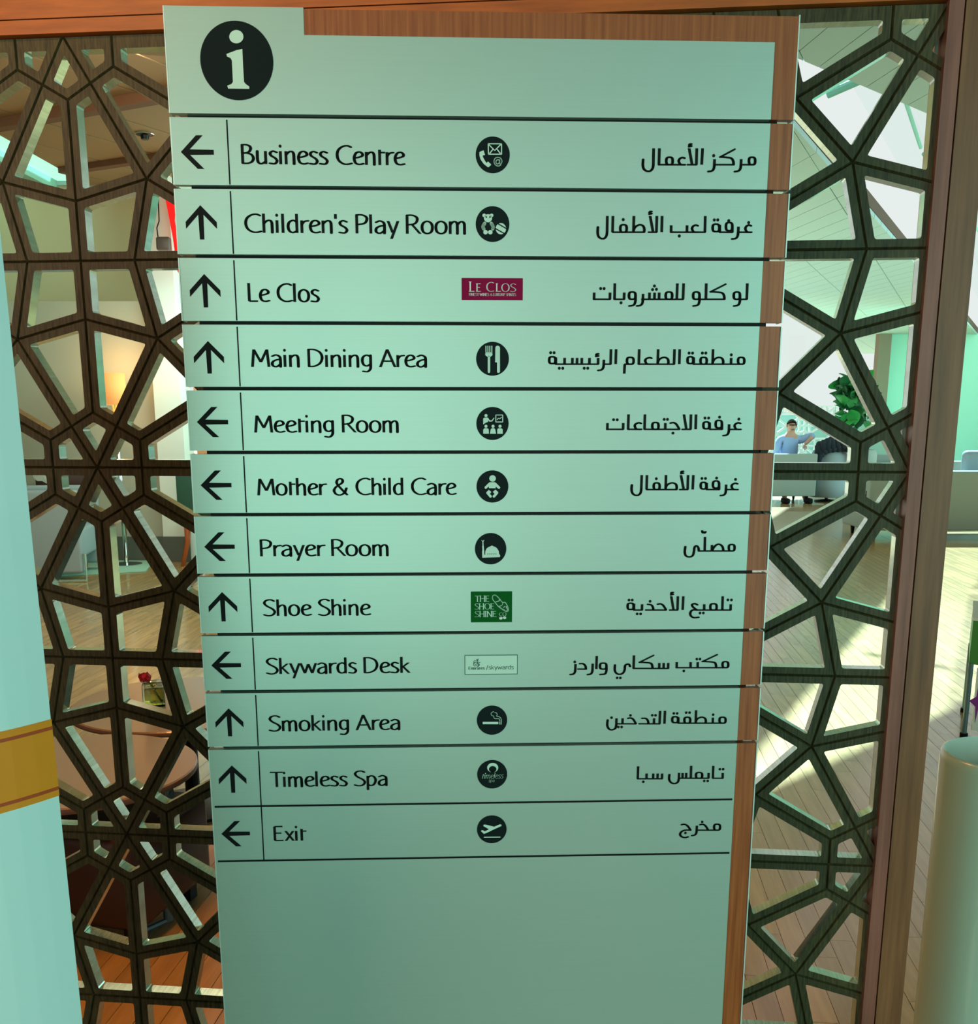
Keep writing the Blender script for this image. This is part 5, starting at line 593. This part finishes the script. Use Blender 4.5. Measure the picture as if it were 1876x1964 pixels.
for k in range(12):
    par = plates[min(k + 1, 11)]; key = rows[k]; zc = .3288 - .0856 * k
    if k >= 10: zc = -.5288 if k == 10 else -.6148
    # arrow
    mb = MB(); s = .0424 / 463; A_ = [(x * s, (231 - y) * s) for x, y in UPA]
    if k in left: A_ = [(-b, a) for a, b in A_]
    q = [(a - .379, b + zc) for a, b in A_]
    # split in convex parts: two arms and a shaft
    idx = [(0, 1, 2, 3, 6, 7, 8)]; sheet(mb, ccw(q), Y1); mb.build('arrow', 'black_vinyl', par)
    # divider
    zt = ZG[k] - (.005 if k not in (11,) else .0); zb = ZG[k + 1] + (.003 if k < 10 else 0)
    ud = -.3390
    mb = MB(); sheet(mb, [(ud - .0009, zb), (ud + .0009, zb), (ud + .0009, zt), (ud - .0009, zt)], Y1); mb.build('divider_line', 'black_vinyl', par)
    if k >= 10:
        mb = MB(); z = ZG[k + 1]; sheet(mb, [(-.4077, z - .0015), (.3685, z - .0015), (.3685, z + .0015), (-.4077, z + .0015)], Y1); mb.build('divider_line', 'black_vinyl', par)
    # latin
    s_, u0, u1, zbs, cp = LT[k]; mb = MB(); text(mb, s_, (u0 if abs(u0 + 3222) > 12 else -3222) / 1e4 - .0008, u1 / 1e4, zbs / 1e4 + .0006, .0236, Y1)
    mb.build('lettering', 'black_vinyl', par)
    # arabic
    mb = MB()
    for kk, pts_ in AR[k]:
        p = sc4(pts_)
        if kk == 'd': e = p[0]; sheet(mb, [(e[0] + .0021 * c_, e[1] + .0021 * s2) for c_, s2 in NIB], Y1)
        elif kk == 's': stroke(mb, smooth(p, 4), .0019, .0012, Y1)
        else:
            a, b = p[0], p[-1]
            if abs(a[0] - b[0]) < .35 * abs(a[1] - b[1]): sqstroke(mb, p, .0019, .0001, Y1)
            else: stroke(mb, p, .0015, .0012, Y1)
    mb.build('arabic_lettering', 'black_vinyl', par)
    # logos
    def rect(m, a, b, y, nm, pr=par):
        q_ = MB(); sheet(q_, [(a[0], b[1]), (b[0], b[1]), (b[0], a[1]), (a[0], a[1])], y); return q_.build(nm, m, pr)
    if key == 'clos':
        rect('magenta', (-.0369, .1754), (.0456, .1471), Y1, 'logo_panel'); mb = MB()
        for i, (t_, a, b, z, c_) in enumerate(ST['clos']): text(mb, t_, a / 1e4, b / 1e4, z / 1e4, c_ / 1e4, Y2, wv=.15 if i < 4 else .16, wh=.06 if i < 4 else .09, serif=True)
        mb.build('logo_lettering', 'logo_white', par)
    elif key == 'shoe':
        rect('sign_green', (-.0262, -.2508), (.0332, -.2958), Y1, 'logo_panel'); draw_icon('shoe', par); mb = MB()
        for t_, a, b, z, c_ in ST['shoe']: text(mb, t_, a / 1e4, b / 1e4, z / 1e4, c_ / 1e4, Y2, wv=.15, wh=.06, serif=True)
        mb.build('logo_lettering', 'pale_mint', par)
    elif key == 'skywards':
        rect('logo_line_green', (-.0355, -.3440), (.0417, -.3736), Y1, 'logo_panel'); rect('pale_mint', (-.0345, -.3450), (.0408, -.3726), Y2, 'logo_panel'); Y2b = Y3
        mb = MB()
        for i, (t_, a, b, z, c_) in enumerate(ST['skywards']): text(mb, t_, a / 1e4, b / 1e4, z / 1e4, c_ / 1e4, Y3, wv=.22 if i == 0 else .13, wh=.12 if i == 0 else .09)
        for kk, wd, pts_ in IC['skywards']: stroke(mb, smooth(sc4(pts_), 5), .0005, .0004, Y3)
        mb.build('logo_lettering', 'logo_line_green', par)
    else:
        draw_icon(key, par)
        if key == 'timeless':
            mb = MB()
            for t_, a, b, z, c_ in ST['timeless']: text(mb, t_, a / 1e4, b / 1e4, z / 1e4, c_ / 1e4, Y2, wv=.075, wh=.05, slant=.22)
            mb.build('logo_lettering', 'pale_mint', par)
box('base_plate', (0, .035, .012), (.90, .30, .024), 'core_black', SG)
# ================================================================== NEAR OBJECTS
# curved white totem at the left with a gold band
def totem():
    t = thing('display_totem', 'curved glossy white display panel with a gold band, left of the screen', 'display', (-0.821, 1.301, 0))
    def arc(name, z0, z1, rad, m, par=t):
        r0 = lambda z: .417 + (1.5 - z) * .014
        mb = MB(); n = 40; V = []; th = .012
        for i in range(n + 1):
            a = math.radians(-160 + 128 * i / n)
            for z in (z0, z1):
                for e in (0, th): R = r0(z) + rad - e; V.append((R * math.cos(a), R * math.sin(a) + .0, z))
        F = []
        for i in range(n):
            a = 4 * i; b = 4 * (i + 1); F += [(a, b, b + 2, a + 2), (a + 1, a + 3, b + 3, b + 1), (a + 2, b + 2, b + 3, a + 3), (a, a + 1, b + 1, b)]
        F += [(0, 2, 3, 1), (4 * n, 4 * n + 1, 4 * n + 3, 4 * n + 2)]
        return mb.add(V, F).build(name, m, par, smooth=False)
    arc('panel', .02, 1.745, 0, 'white_gloss'); arc('gold_band', 1.098, 1.183, .0012, 'gold')
    arc('copper_line', 1.105, 1.1085, .0018, 'copper_line'); arc('copper_line', 1.172, 1.1755, .0018, 'copper_line')
    MB().lathe([(0, 0), (.50, 0), (.50, .02), (0, .02)]).build('base', 'white_gloss', t)
totem()
# white bin at lower right
bn = thing('waste_bin', 'tall glossy white cylindrical bin with open top at the right edge', 'bin', (1.005, 1.965, 0))
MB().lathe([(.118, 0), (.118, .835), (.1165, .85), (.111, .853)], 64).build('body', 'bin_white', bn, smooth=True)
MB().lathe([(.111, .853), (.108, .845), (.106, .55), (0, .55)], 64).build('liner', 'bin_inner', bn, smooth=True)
# ================================================================== RIGHT SIDE THINGS
st = thing('display_stand', 'small white-topped stand with a green side and purple star on tube legs', 'stand', (2.235, 4.80, 0))
MB().add([(0, 0, .355), (.75, -.42, .355), (.95, .05, .355), (.2, .45, .355), (0, 0, .56), (.75, -.42, .56), (.95, .05, .56), (.2, .45, .56)], [(0, 1, 5, 4), (1, 2, 6, 5), (2, 3, 7, 6), (3, 0, 4, 7), (0, 3, 2, 1)]).build('apron', 'green_panel', st)
MB().add([(-.005, 0, .561), (.755, -.425, .561), (.955, .052, .561), (.2, .455, .561), (-.005, 0, .575), (.755, -.425, .575), (.955, .052, .575), (.2, .455, .575)], [(3, 2, 1, 0), (4, 5, 6, 7), (0, 1, 5, 4), (1, 2, 6, 5), (2, 3, 7, 6), (3, 0, 4, 7)]).build('top', 'wall_white', st)
for q in ((.01, .0), (.72, -.39), (.92, .04), (.2, .43)):
    g = MB().tube([(q[0], q[1], .0), (q[0], q[1], .36)], .012, 10).build('leg', 'tube_grey', st); MB().lathe([(0, 0), (.018, 0), (.018, .02), (0, .02)], 12, (q[0], q[1], 0)).build('rubber_foot', 'leather_black', g)
def star_pts(n, r0, r1, cx, cz): return [(cx + (r0 if i % 2 == 0 else r1) * math.cos(math.pi * i / n), cz + (r0 if i % 2 == 0 else r1) * math.sin(math.pi * i / n)) for i in range(2 * n)]
def onpan(p, e): return (p[0] * .873, -p[0] * .489 - e, p[1])
MB().add([onpan(p, 0) for p in ((.04, .04), (.84, .04), (.84, .34), (.04, .34))] + [onpan(p, -.008) for p in ((.04, .04), (.84, .04), (.84, .34), (.04, .34))], [(0, 1, 2, 3), (7, 6, 5, 4), (0, 4, 5, 1), (2, 6, 7, 3), (1, 5, 6, 2), (0, 3, 7, 4)]).build('side_panel', 'acrylic', st)
sp = [(.015, .18), (.045, .205), (.05, .285), (.058, .215), (.085, .235), (.075, .205), (.085, .18), (.075, .155), (.085, .125), (.058, .15), (.05, .075), (.045, .155)]
MB().add([onpan(p, .003) for p in sp], [tuple(range(len(sp)))]).build('star_print', 'purple', st)
MB().add([onpan(p, .003) for p in ((.085, .155), (.2, .10), (.2, .26), (.085, .205))], [(0, 1, 2, 3)]).build('star_print', 'purple', st)
def sofa(label, loc, rz, width, name='sofa', m='fabric_grey', h=.82, legs=True, group=None, depth=.86):
    t = thing(name, label, 'sofa' if width > 1 else 'armchair', loc, rz, group)
    box('backrest', (0, 0, .12 + (h - .12) / 2), (width, .16, h - .12), m, t, bevel=.02, seg=3)
    box('seat', (0, depth / 2, .27), (width - .24, depth - .1, .28), m, t, bevel=.02, seg=3)
    for s in (-1, 1):
        box('armrest', (s * (width / 2 - .07), depth / 2, .36), (.14, depth - .02, .48), m, t, bevel=.02, seg=3)
        for y in (0.02, depth - .08):
            MB().box((s * (width / 2 - .12), y, .065), (.05, .05, .13), taper=.55).build('leg', 'leather_black', t)
    n = max(1, round(width / .75)); cw = (width - .3) / n
    for i in range(n): box('cushion', (-width / 2 + .15 + cw * (i + .5), depth * .52, .45), (cw - .02, depth - .22, .12), m, t, bevel=.035, seg=3)
    return t
sofa('long grey-green sofa seen from behind, right of the screen post', (6.35, 12.70, 0), 0.0, 3.70)
sofa('grey-green sofa seen from behind with the seated man on it', (4.35, 17.95, 0), 0.0, 2.22)
t = sofa('pale sofa far back, in front of the teal wall', (11.9, 22.4, 0), 3.0, 2.2, m='fabric_light', h=.80)
t = thing('throw_pillow', 'lavender-grey cushion standing on the long sofa', 'pillow', (5.86, 12.98, .80)); box('cushion', (0, 0, .07), (.30, .14, .36), 'fabric_blue_grey', t, bevel=.06, seg=4)
sofa('grey armchair facing us behind the long sofa at the right edge', (6.45, 14.4, 0), 0.1, .95, name='armchair', h=.86)
for i, (x, y) in enumerate(((5.80, 18.35), (6.44, 18.75))):
    t = thing('tub_chair', ['grey-blue barrel chair right of the seated man, dark jacket over it', 'greener barrel chair beside the large plant'][i], 'armchair', (x, y, 0), .2)
    MB().lathe([(.0, .08), (.27, .08), (.30, .30), (.30, .78), (.27, .86), (.22, .86), (.20, .45), (0, .45)], 28).build('shell', 'fabric_grey' if i else 'fabric_blue_grey', t, smooth=True)
    MB().lathe([(0, 0), (.2, 0), (.2, .02), (.03, .04), (.03, .09), (0, .09)], 20).build('foot', 'metal_dark', t)
jk = MB(); n = 14
for i in range(n):
    a = math.pi * i / (n - 1); jk.tube([(-.34 * math.cos(a), .12 * random.random(), .02 + .17 * math.sin(a)), (-.36 * math.cos(a) * 1.05, -.1, -.18 + .19 * math.sin(a))], .065, 7)
o = jk.build('jacket', 'jacket', smooth=True); o.location = (5.88, 18.1, .88); tag(o, 'dark jacket draped over the barrel chair right of the seated man', 'jacket')
sofa('grey armchair at the far back behind the big plant', (7.6, 20.8, 0), 2.8, .95, name='armchair', m='fabric_grey', h=.7)
# seated man
def skin_body(name, verts, edges, radii, m, parent, sub=2, root=0):
    me = bpy.data.meshes.new(name); me.from_pydata(verts, edges, []); me.update(); me.materials.append(M[m])
    o = bpy.data.objects.new(name, me); COL.objects.link(o); o.parent = parent
    s = o.modifiers.new('skin', 'SKIN'); s.use_smooth_shade = True
    for i, r in enumerate(radii): d = me.skin_vertices[0].data[i]; d.radius = r if isinstance(r, tuple) else (r, r); d.use_root = (i == root)
    b = o.modifiers.new('sub', 'SUBSURF'); b.levels = sub; b.render_levels = sub; return o
pr = thing('person', 'seated man in a light blue shirt and glasses, elbow raised, beyond the right screen', 'person', (5.12, 18.46, 0), 0)
# pelvis, belly, chest, neck, head | shoulders, elbows, hands | hips, knees, feet
pv = [(0, 0, .50), (0, .0, .68), (.01, -.02, .90), (.02, -.03, 1.08), (.02, -.05, 1.17), (.02, -.06, 1.25), (.02, -.07, 1.33),
      (-.17, -.02, 1.03), (-.24, -.12, .80), (-.10, -.30, .70), (-.04, -.36, .70),
      (.20, -.02, 1.03), (.40, -.10, 1.12), (.27, -.18, 1.00), (.22, -.22, .97),
      (-.10, -.02, .50), (-.14, -.42, .50), (-.14, -.46, .08), (-.14, -.60, .05), (.12, -.02, .50), (.18, -.42, .52), (.22, -.40, .08), (.24, -.54, .05)]
pe = [(0, 1), (1, 2), (2, 3), (3, 4), (4, 5), (5, 6), (3, 7), (7, 8), (8, 9), (9, 10), (3, 11), (11, 12), (12, 13), (13, 14), (0, 15), (15, 16), (16, 17), (17, 18), (0, 19), (19, 20), (20, 21), (21, 22)]
prr = [(.15, .11), (.14, .10), (.16, .11), (.10, .08), (.052, .052), (.082, .092), (.070, .085), .062, .045, .032, .028, .062, .045, .033, .030, .09, .065, .042, .035, .09, .065, .042, .035]
skin_body('body', pv, pe, prr, 'skin', pr)
sh = [(0, 0, .55), (0, 0, .70), (.01, -.02, .90), (.02, -.03, 1.07), (-.17, -.02, 1.03), (-.24, -.12, .80), (-.16, -.22, .75), (.20, -.02, 1.03), (.40, -.10, 1.12), (.34, -.14, 1.06)]
skin_body('shirt', sh, [(0, 1), (1, 2), (2, 3), (3, 4), (4, 5), (5, 6), (3, 7), (7, 8), (8, 9)], [(.165, .125), (.16, .12), (.175, .125), (.11, .09), .078, .06, .05, .078, .06, .052], 'shirt', pr)
tv = [(0, 0, .52), (-.10, -.02, .51), (-.14, -.42, .50), (-.14, -.46, .12), (.12, -.02, .51), (.18, -.42, .52), (.22, -.40, .12)]
skin_body('trousers', tv, [(0, 1), (1, 2), (2, 3), (0, 4), (4, 5), (5, 6)], [.16, .11, .08, .06, .11, .08, .06], 'trousers', pr)
hm = MB(); 
for i in range(9):
    for j in range(14):
        pass
hv = []; hf = []; NN = 16; MMm = 8
for i in range(MMm + 1):
    th_ = math.pi * .52 * i / MMm
    for j in range(NN):
        ph = 2 * math.pi * j / NN; back = .5 + .5 * math.sin(ph); ext = th_ * (.50 + .58 * back)
        hv.append((.02 + .088 * math.sin(ext) * math.cos(ph), -.060 + .100 * math.sin(ext) * math.sin(ph), 1.275 + .105 * math.cos(ext)))
for i in range(MMm):
    for j in range(NN): hf.append((i * NN + j, i * NN + (j + 1) % NN, (i + 1) * NN + (j + 1) % NN, (i + 1) * NN + j))
mesh_obj('hair', hv, hf, 'hair', pr, smooth=True)
MB().tube([(-.045, -.150, 1.285), (.02, -.165, 1.285), (.085, -.150, 1.285)], .010, 6).build('glasses', 'leather_black', pr)
MB().tube([(.02, -.150, 1.275), (.02, -.172, 1.235)], .008, 6, .014).build('nose', 'skin', pr, smooth=True)
MB().tube([(-.01, -.146, 1.205), (.05, -.146, 1.205)], .006, 6).build('mouth', 'leather_brown', pr)
for s in (-1, 1): MB().box((.02 + s * .083, -.06, 1.27), (.018, .03, .055)).build('ear', 'skin', pr, bevel=.007)
for hx, hy, hz_, sgn in ((-.02, -.40, .70, 1), (.20, -.25, .955, -1)):
    for f in range(5):
        a = (f - 2) * .35; L_ = (.045, .07, .078, .07, .055)[f]
        MB().tube([(hx, hy, hz_), (hx + math.sin(a) * .04, hy - .03, hz_ - .02), (hx + math.sin(a) * .05, hy - .035 - .02, hz_ - L_)], .009, 6, .007).build('finger', 'skin', pr, smooth=True)
for x in (-.14, .24): box('shoe', (x, -.54, .045), (.10, .26, .09), 'leather_black', pr, bevel=.025)
# big leafed plant
pl = thing('potted_plant', 'large bright green broad-leaved plant in front of the far window', 'plant', (6.55, 19.6, 0))
MB().lathe([(0, 0), (.17, 0), (.22, .40), (.20, .40), (.19, .36), (0, .36)], 28).build('pot', 'pot', pl, smooth=True)
MB().tube([(0, 0, .36), (.04, 0, .8), (.02, .03, 1.3), (.1, .02, 1.72)], .025, 8, .012).build('trunk', 'trunk', pl, smooth=True)
lv = []; lf = []
for i in range(9):
    t = i / 8; wdt = .085 * math.sin(math.pi * (t ** .8)) + .004; zz = -.05 * (2 * t - 1) ** 2
    lv += [(-wdt, .24 * t, zz + .018), (0, .24 * t, zz), (wdt, .24 * t, zz + .018)]
for i in range(8):
    for j in (0, 1): a = 3 * i + j; lf.append((a, a + 1, a + 4, a + 3))
leafs = []
for m in ('leaf', 'leaf_dark'):
    me = bpy.data.meshes.new('leaf'); me.from_pydata(lv, [], lf); me.update(); me.materials.append(M[m])
    for f in me.polygons: f.use_smooth = True
    leafs.append(me)
R3 = random.Random(5)
for i in range(120):
    o = bpy.data.objects.new('leaf', leafs[R3.random() < .45]); COL.objects.link(o); o.parent = pl
    if i < 98: c = (R3.gauss(.06, .17), R3.gauss(0, .12), R3.uniform(1.18, 1.88) if i % 4 else R3.uniform(1.6, 2.0))
    else: c = (R3.gauss(-.12, .14), R3.gauss(-.1, .08), R3.uniform(.45, .98))
    o.location = c; s = R3.uniform(.9, 1.5); o.scale = (s, s, s); o.rotation_euler = (R3.uniform(.2, 1.5), R3.uniform(-.7, .7), R3.uniform(0, 6.28))
struct(MB().box((6.2, 22.4, .72), (4.6, .1, 1.44)).build('wall_terrace', 'wall_teal'))
# white fretwork screen far behind the man
fs = thing('fretwork_screen', 'low white fretwork screen of star cells far behind the seated man', 'screen', (5.85, 21.2, 0), .35)
p2, e2 = clip_graph(Pn, En, -1.55, .6, -.75, .58); mb = MB()
for p in [simplify(f) for f in faces_of(p2, e2)]:
    if len(p) < 3: continue
    c = cell_mesh([(x * 1.15 + .4, z * 1.15 + .95) for x, z in p], .019, .03, rad=.005); mb.add(c.v, c.f)
o = mb.build('fretwork', 'screen_white', fs); o['kind'] = 'stuff'
for x in (-1.42, 1.12): box('upright', (x, .015, .82), (.05, .05, 1.64), 'screen_white', fs)
# ================================================================== LEFT SIDE THINGS
def round_table(label, x, y, z, r, name='round_table', leg='mid'):
    t = thing(name, label, 'table', (x, y, 0), 0, 'round side tables')
    MB().lathe([(0, z - .022), (r - .01, z - .022), (r, z - .012), (r, z - .004), (r - .004, z), (0, z)], 72).build('tabletop', 'table_top', t, smooth=False)
    MB().lathe([(r + .0005, z - .019), (r + .0015, z - .012), (r + .0005, z - .004)], 72).build('rim', 'table_edge', t)
    if leg == 'side':
        MB().tube([(r * .82, -.06, z - .02), (r * .86, -.08, z - .07), (r * .78, -.12, z - .12), (r * .80, -.12, .20), (r * .80, -.12, .01)], .014, 10).build('curved_leg', 'tube_grey', t)
        MB().tube([(r * .80, -.12, .012), (r * .5, -.26, .012), (-r * .5, -.26, .012), (-r * .8, -.12, .012)], .010, 8).build('floor_bar', 'tube_grey', t)
    else:
        MB().tube([(0, .1, .02), (0, .1, z - .02)], .028, 16).build('column', 'metal_dark', t)
        MB().lathe([(0, 0), (r * .5, 0), (r * .5, .012), (.03, .03), (0, .03)], 40, (0, .1, 0)).build('foot', 'metal_dark', t)
    return t
round_table('round pinkish-brown side table nearest the left screen', -1.242, 3.048, .45, .348, leg='side')
round_table('round tan side table with the rose vase on it', -1.150, 3.795, .45, .385)
vs = thing('glass_vase', 'small square glass vase of water holding the red rose', 'vase', (-1.225, 3.745, .45), .25)
MB().box((0, 0, .045), (.078, .078, .09)).build('glass_wall', 'glass', vs, bevel=.006)
MB().box((.0, 0, .040), (.062, .062, .060)).build('water', 'water', vs, bevel=.004)
rs_ = thing('red_rose', 'single dark red rose leaning out of the glass vase', 'flower', (-1.225, 3.745, .45), 0)
MB().tube([(.025, .0, .02), (0, -.005, .07), (-.022, -.012, .105)], .0035, 8).build('stem', 'stem_green', rs_, smooth=True)
for i in range(14):
    a = i * 2.4; r = .004 + .0016 * i; m = MB(); q = []
    for j in range(5):
        for k in range(5):
            u, v = (j / 4 - .5) * 1.5, k / 4; rr_ = r + .006 * math.sin(v * 2.6); q.append((-.026 + rr_ * math.cos(a + u * (1 if i > 3 else 2)), -.014 + rr_ * math.sin(a + u * (1 if i > 3 else 2)), .100 + v * .030 - .0006 * i + .003 * math.cos(u * 2)))
    q = [(-.022 + (x_ + .022) * .72, -.012 + (y_ + .012) * .72, .098 + (z_ - .098) * .85) for x_, y_, z_ in q]
    m.add(q, [(5 * j + k, 5 * (j + 1) + k, 5 * (j + 1) + k + 1, 5 * j + k + 1) for j in range(4) for k in range(4)]); m.build('petal', 'petal', rs_, smooth=True)
for i in range(5):
    a = i * 1.257 + .3; c_, s_ = math.cos(a), math.sin(a); q = [(.010, -.010, .100), (.010, .010, .100), (.022, -.011, .112), (.022, .011, .112), (.026, 0, .126)]
    MB().add([(-.024 + x * c_ - y * s_, -.012 + x * s_ + y * c_, z) for x, y, z in q], [(0, 2, 3, 1), (2, 4, 3)]).build('petal', 'petal', rs_)
MB().tube([(.0, -.004, .072), (.012, -.012, .085), (.022, -.014, .088)], .002, 6, .006).build('leaf', 'stem_green', rs_)
def lounge(label, loc, rz, m, sx=1.0):
    t = thing('lounge_chair', label, 'armchair', loc, rz)
    box('seat', (0, 0, .30), (.60 * sx, .60, .16), m, t, bevel=.03, seg=3)
    box('backrest', (0, .29, .52), (.62 * sx, .12, .50), m, t, bevel=.04, seg=3)
    for s in (-1, 1):
        box('armrest', (s * .33 * sx, .02, .38), (.09, .66, .34), m, t, bevel=.03, seg=3)
        for y in (-.25, .27): MB().tube([(s * .29 * sx, y, .24), (s * .32 * sx, y * 1.08, 0)], .018, 8, .011).build('leg', 'metal_dark', t)
    return t
def ottoman(label, loc, rz, d, m):
    t = thing('ottoman', label, 'stool', loc, rz); box('seat', (0, 0, d[2] / 2 + .06), d, m, t, bevel=.03, seg=3)
    MB().box((0, 0, .075), (d[0] - .04, d[1] - .04, .03)).build('plinth', 'leather_black', t)
    for x in (-1, 1):
        for y in (-1, 1): MB().box((x * (d[0] / 2 - .06), y * (d[1] / 2 - .06), .03), (.04, .04, .06)).build('leg', 'metal_dark', t)
ottoman('dark brown leather ottoman under the nearest round table', (-1.25, 3.02, 0), -.25, (.66, .42, .28), 'leather_brown')
lounge('black leather lounge chair at the right of the nearest round table', (-.42, 3.30, 0), -1.9, 'leather_black')
lounge('black leather lounge chair left of the round tables', (-2.05, 3.50, 0), 1.4, 'leather_black', .9)
# armchair, gray-blue with chrome sled
ac = thing('wing_armchair', 'large blue-grey armchair on a chrome sled base left of the floor lamp', 'armchair', (-4.20, 9.75, 0), .12)
box('side_panel', (0, -.30, .45), (1.02, .10, .74), 'fabric_blue_grey', ac, bevel=.03, seg=3)
box('seat', (0, .05, .33), (.95, .66, .26), 'fabric_blue_grey', ac, bevel=.03, seg=3); box('side_panel', (0, .40, .45), (1.02, .10, .74), 'fabric_blue_grey', ac, bevel=.03, seg=3)
box('backrest', (-.46, .05, .55), (.12, .80, .92), 'fabric_blue_grey', ac, bevel=.04, seg=3)
for s in (-.33, .43): MB().tube([(-.45, s, .10), (-.45, s, .012), (.53, s, .012), (.53, s, .26)], .014, 8).build('sled_leg', 'metal_mint', ac)
th2 = thing('throw_cloth', 'rumpled white cloth over a brown wooden arm left of the lamp', 'cloth', (-4.32, 10.35, .0)); 
cv = []; 
for i in range(9):
    for j in range(7): cv.append((-.14 + .035 * i, .02 * math.sin(i * 1.7 + j), 1.02 - .035 * j * (.5 + .6 * i / 8) + .015 * math.sin(2.1 * i) + .02 * math.cos(i + j)))
mesh_obj('cloth', cv, [(7 * i + j, 7 * (i + 1) + j, 7 * (i + 1) + j + 1, 7 * i + j + 1) for i in range(8) for j in range(6)], 'fabric_light', th2, smooth=True)
wc = thing('wooden_chair', 'brown wooden chair under the white cloth', 'chair', (-4.22, 10.5, 0), .3)
box('seat', (0, 0, .44), (.48, .46, .05), 'wood_orange', wc, bevel=.01); box('backrest', (-.0, .22, .80), (.46, .04, .30), 'leather_brown', wc, bevel=.01)
for x in (-.2, .2):
    box('leg', (x, -.2, .21), (.035, .035, .42), 'wood_orange', wc); box('leg', (x, .22, .45), (.035, .035, .9), 'wood_orange', wc)
# leafy green cushion patch
cs = thing('patterned_cushion', 'pale green leaf-patterned cushion at the far left behind the screen', 'pillow', (-4.60, 10.12, .90)); o = box('cushion', (0, 0, .19), (.42, .14, .36), 'fabric_light', cs, bevel=.06, seg=4)
noise_color(mat('cushion_leaf', (150, 210, 170), .9), (130, 196, 150), (206, 232, 214), (12, 12, 12), contrast=(.42, .58)); o.data.materials[0] = M['cushion_leaf']
# floor lamp
lp = thing('floor_lamp', 'chrome floor lamp with a lit drum shade in front of the grey partition', 'lamp', (-3.63, 10.55, 0))
MB().lathe([(0, 0), (.15, 0), (.15, .018), (.03, .035), (0, .035)], 40).build('base', 'chrome', lp, smooth=False)
MB().tube([(0, 0, .03), (0, 0, 1.62)], .022, 16).build('pole', 'chrome', lp, smooth=True)
MB().lathe([(.105, 1.565), (.115, 1.565), (.115, 1.865), (.105, 1.865), (.105, 1.565)], 40).build('shade', 'shade', lp, smooth=True)
MB().lathe([(0, 1.60), (.02, 1.62), (.035, 1.68), (.02, 1.73), (0, 1.735)], 20).build('bulb', 'shade', lp, smooth=True)
for z, e in ((1.93, 8.0), (1.50, 4.0)):
    d = bpy.data.lights.new('lamp_glow', 'POINT'); d.energy = e; d.color = (1.0, 0.50, 0.16); d.shadow_soft_size = .05
    o = bpy.data.objects.new('lamp_glow', d); COL.objects.link(o); o.location = (-3.63, 10.55, z); 
# chair with orange legs right of the column
oc = thing('upholstered_chair', 'teal upholstered chair with curved orange wooden legs right of the pale column', 'chair', (-2.72, 10.6, 0), -.4)
MB().box((0, 0, .47), (.5, .5, .12)).build('seat', 'fabric_teal', oc, bevel=.03); MB().box((-.02, -.22, .78), (.5, .09, .52)).build('backrest', 'fabric_teal', oc, bevel=.03)
for x, y in ((-.2, -.2), (.2, -.2), (-.2, .2), (.2, .2)): MB().tube([(x, y, .42), (x * 1.02, y * 1.02, .25), (x * 1.25, y * 1.25, 0)], .035, 8, .018).build('leg', 'wood_orange', oc, smooth=True)
rg_ = tag(mesh_obj('floor_mat', [(-4.15, 9.75, .002), (-3.3, 10.1, .002), (-3.45, 10.85, .002), (-4.3, 10.85, .002), (-4.15, 9.75, .010), (-3.3, 10.1, .010), (-3.45, 10.85, .010), (-4.3, 10.85, .010)], [(3, 2, 1, 0), (4, 5, 6, 7), (0, 1, 5, 4), (1, 2, 6, 5), (2, 3, 7, 6), (3, 0, 4, 7)], 'wall_teal'), 'pale teal mat on the floor under the floor lamp', 'mat')
# red banner, screen box, far bright window behind the left screen
rb = thing('red_banner', 'bright red hanging banner with a white disc beside the sign left edge', 'banner', (-2.95, 10.6, 0), 0)
bp_ = [(-.10, 3.62), (.25, 3.40), (.30, 2.75), (.03, 2.75), (-.005, 2.80), (-.03, 3.1)]
MB().add([(x, 0, z) for x, z in bp_] + [(x, .02, z) for x, z in bp_], [tuple(range(6))[::-1], tuple(range(6, 12))] + [(i, (i + 1) % 6, 6 + (i + 1) % 6, 6 + i) for i in range(6)]).build('panel', 'red', rb)
MB().add([(.17 + .17 * math.cos(a * .2618), -.003, 3.25 + .17 * math.sin(a * .2618)) for a in range(24)], [tuple(range(24))]).build('disc', 'logo_white', rb)
MB().tube([(.0, .01, 3.58), (.0, .01, 3.70)], .006).build('hanger', 'metal_dark', rb)
tv_ = thing('ceiling_screen', 'small brown screen box hanging left of the red banner', 'screen', (-3.01, 10.4, 0)); box('housing', (0, 0, 3.016), (.13, .08, .12), 'screen_brown', tv_, bevel=.02, seg=3)
MB().tube([(-.05, 0, 3.016+.06), (-.055, 0, 3.016+.14), (-.03, 0, 3.016+.20), (-.02, 0, 3.70)], .006).build('hanger', 'metal_dark', tv_)
dt = thing('ceiling_detector', 'small chrome-rimmed detector on the brown ceiling at upper left', 'detector', (-2.785, 9.281, CZ - .0)); MB().lathe([(0, -.05), (.03, -.05), (.035, -.02), (.07, -.012), (.07, 0), (0, 0)], 24).build('cap', 'metal_dark', dt); MB().lathe([(.070, -.014), (.076, -.010), (.076, 0)], 24).build('ring', 'chrome', dt)
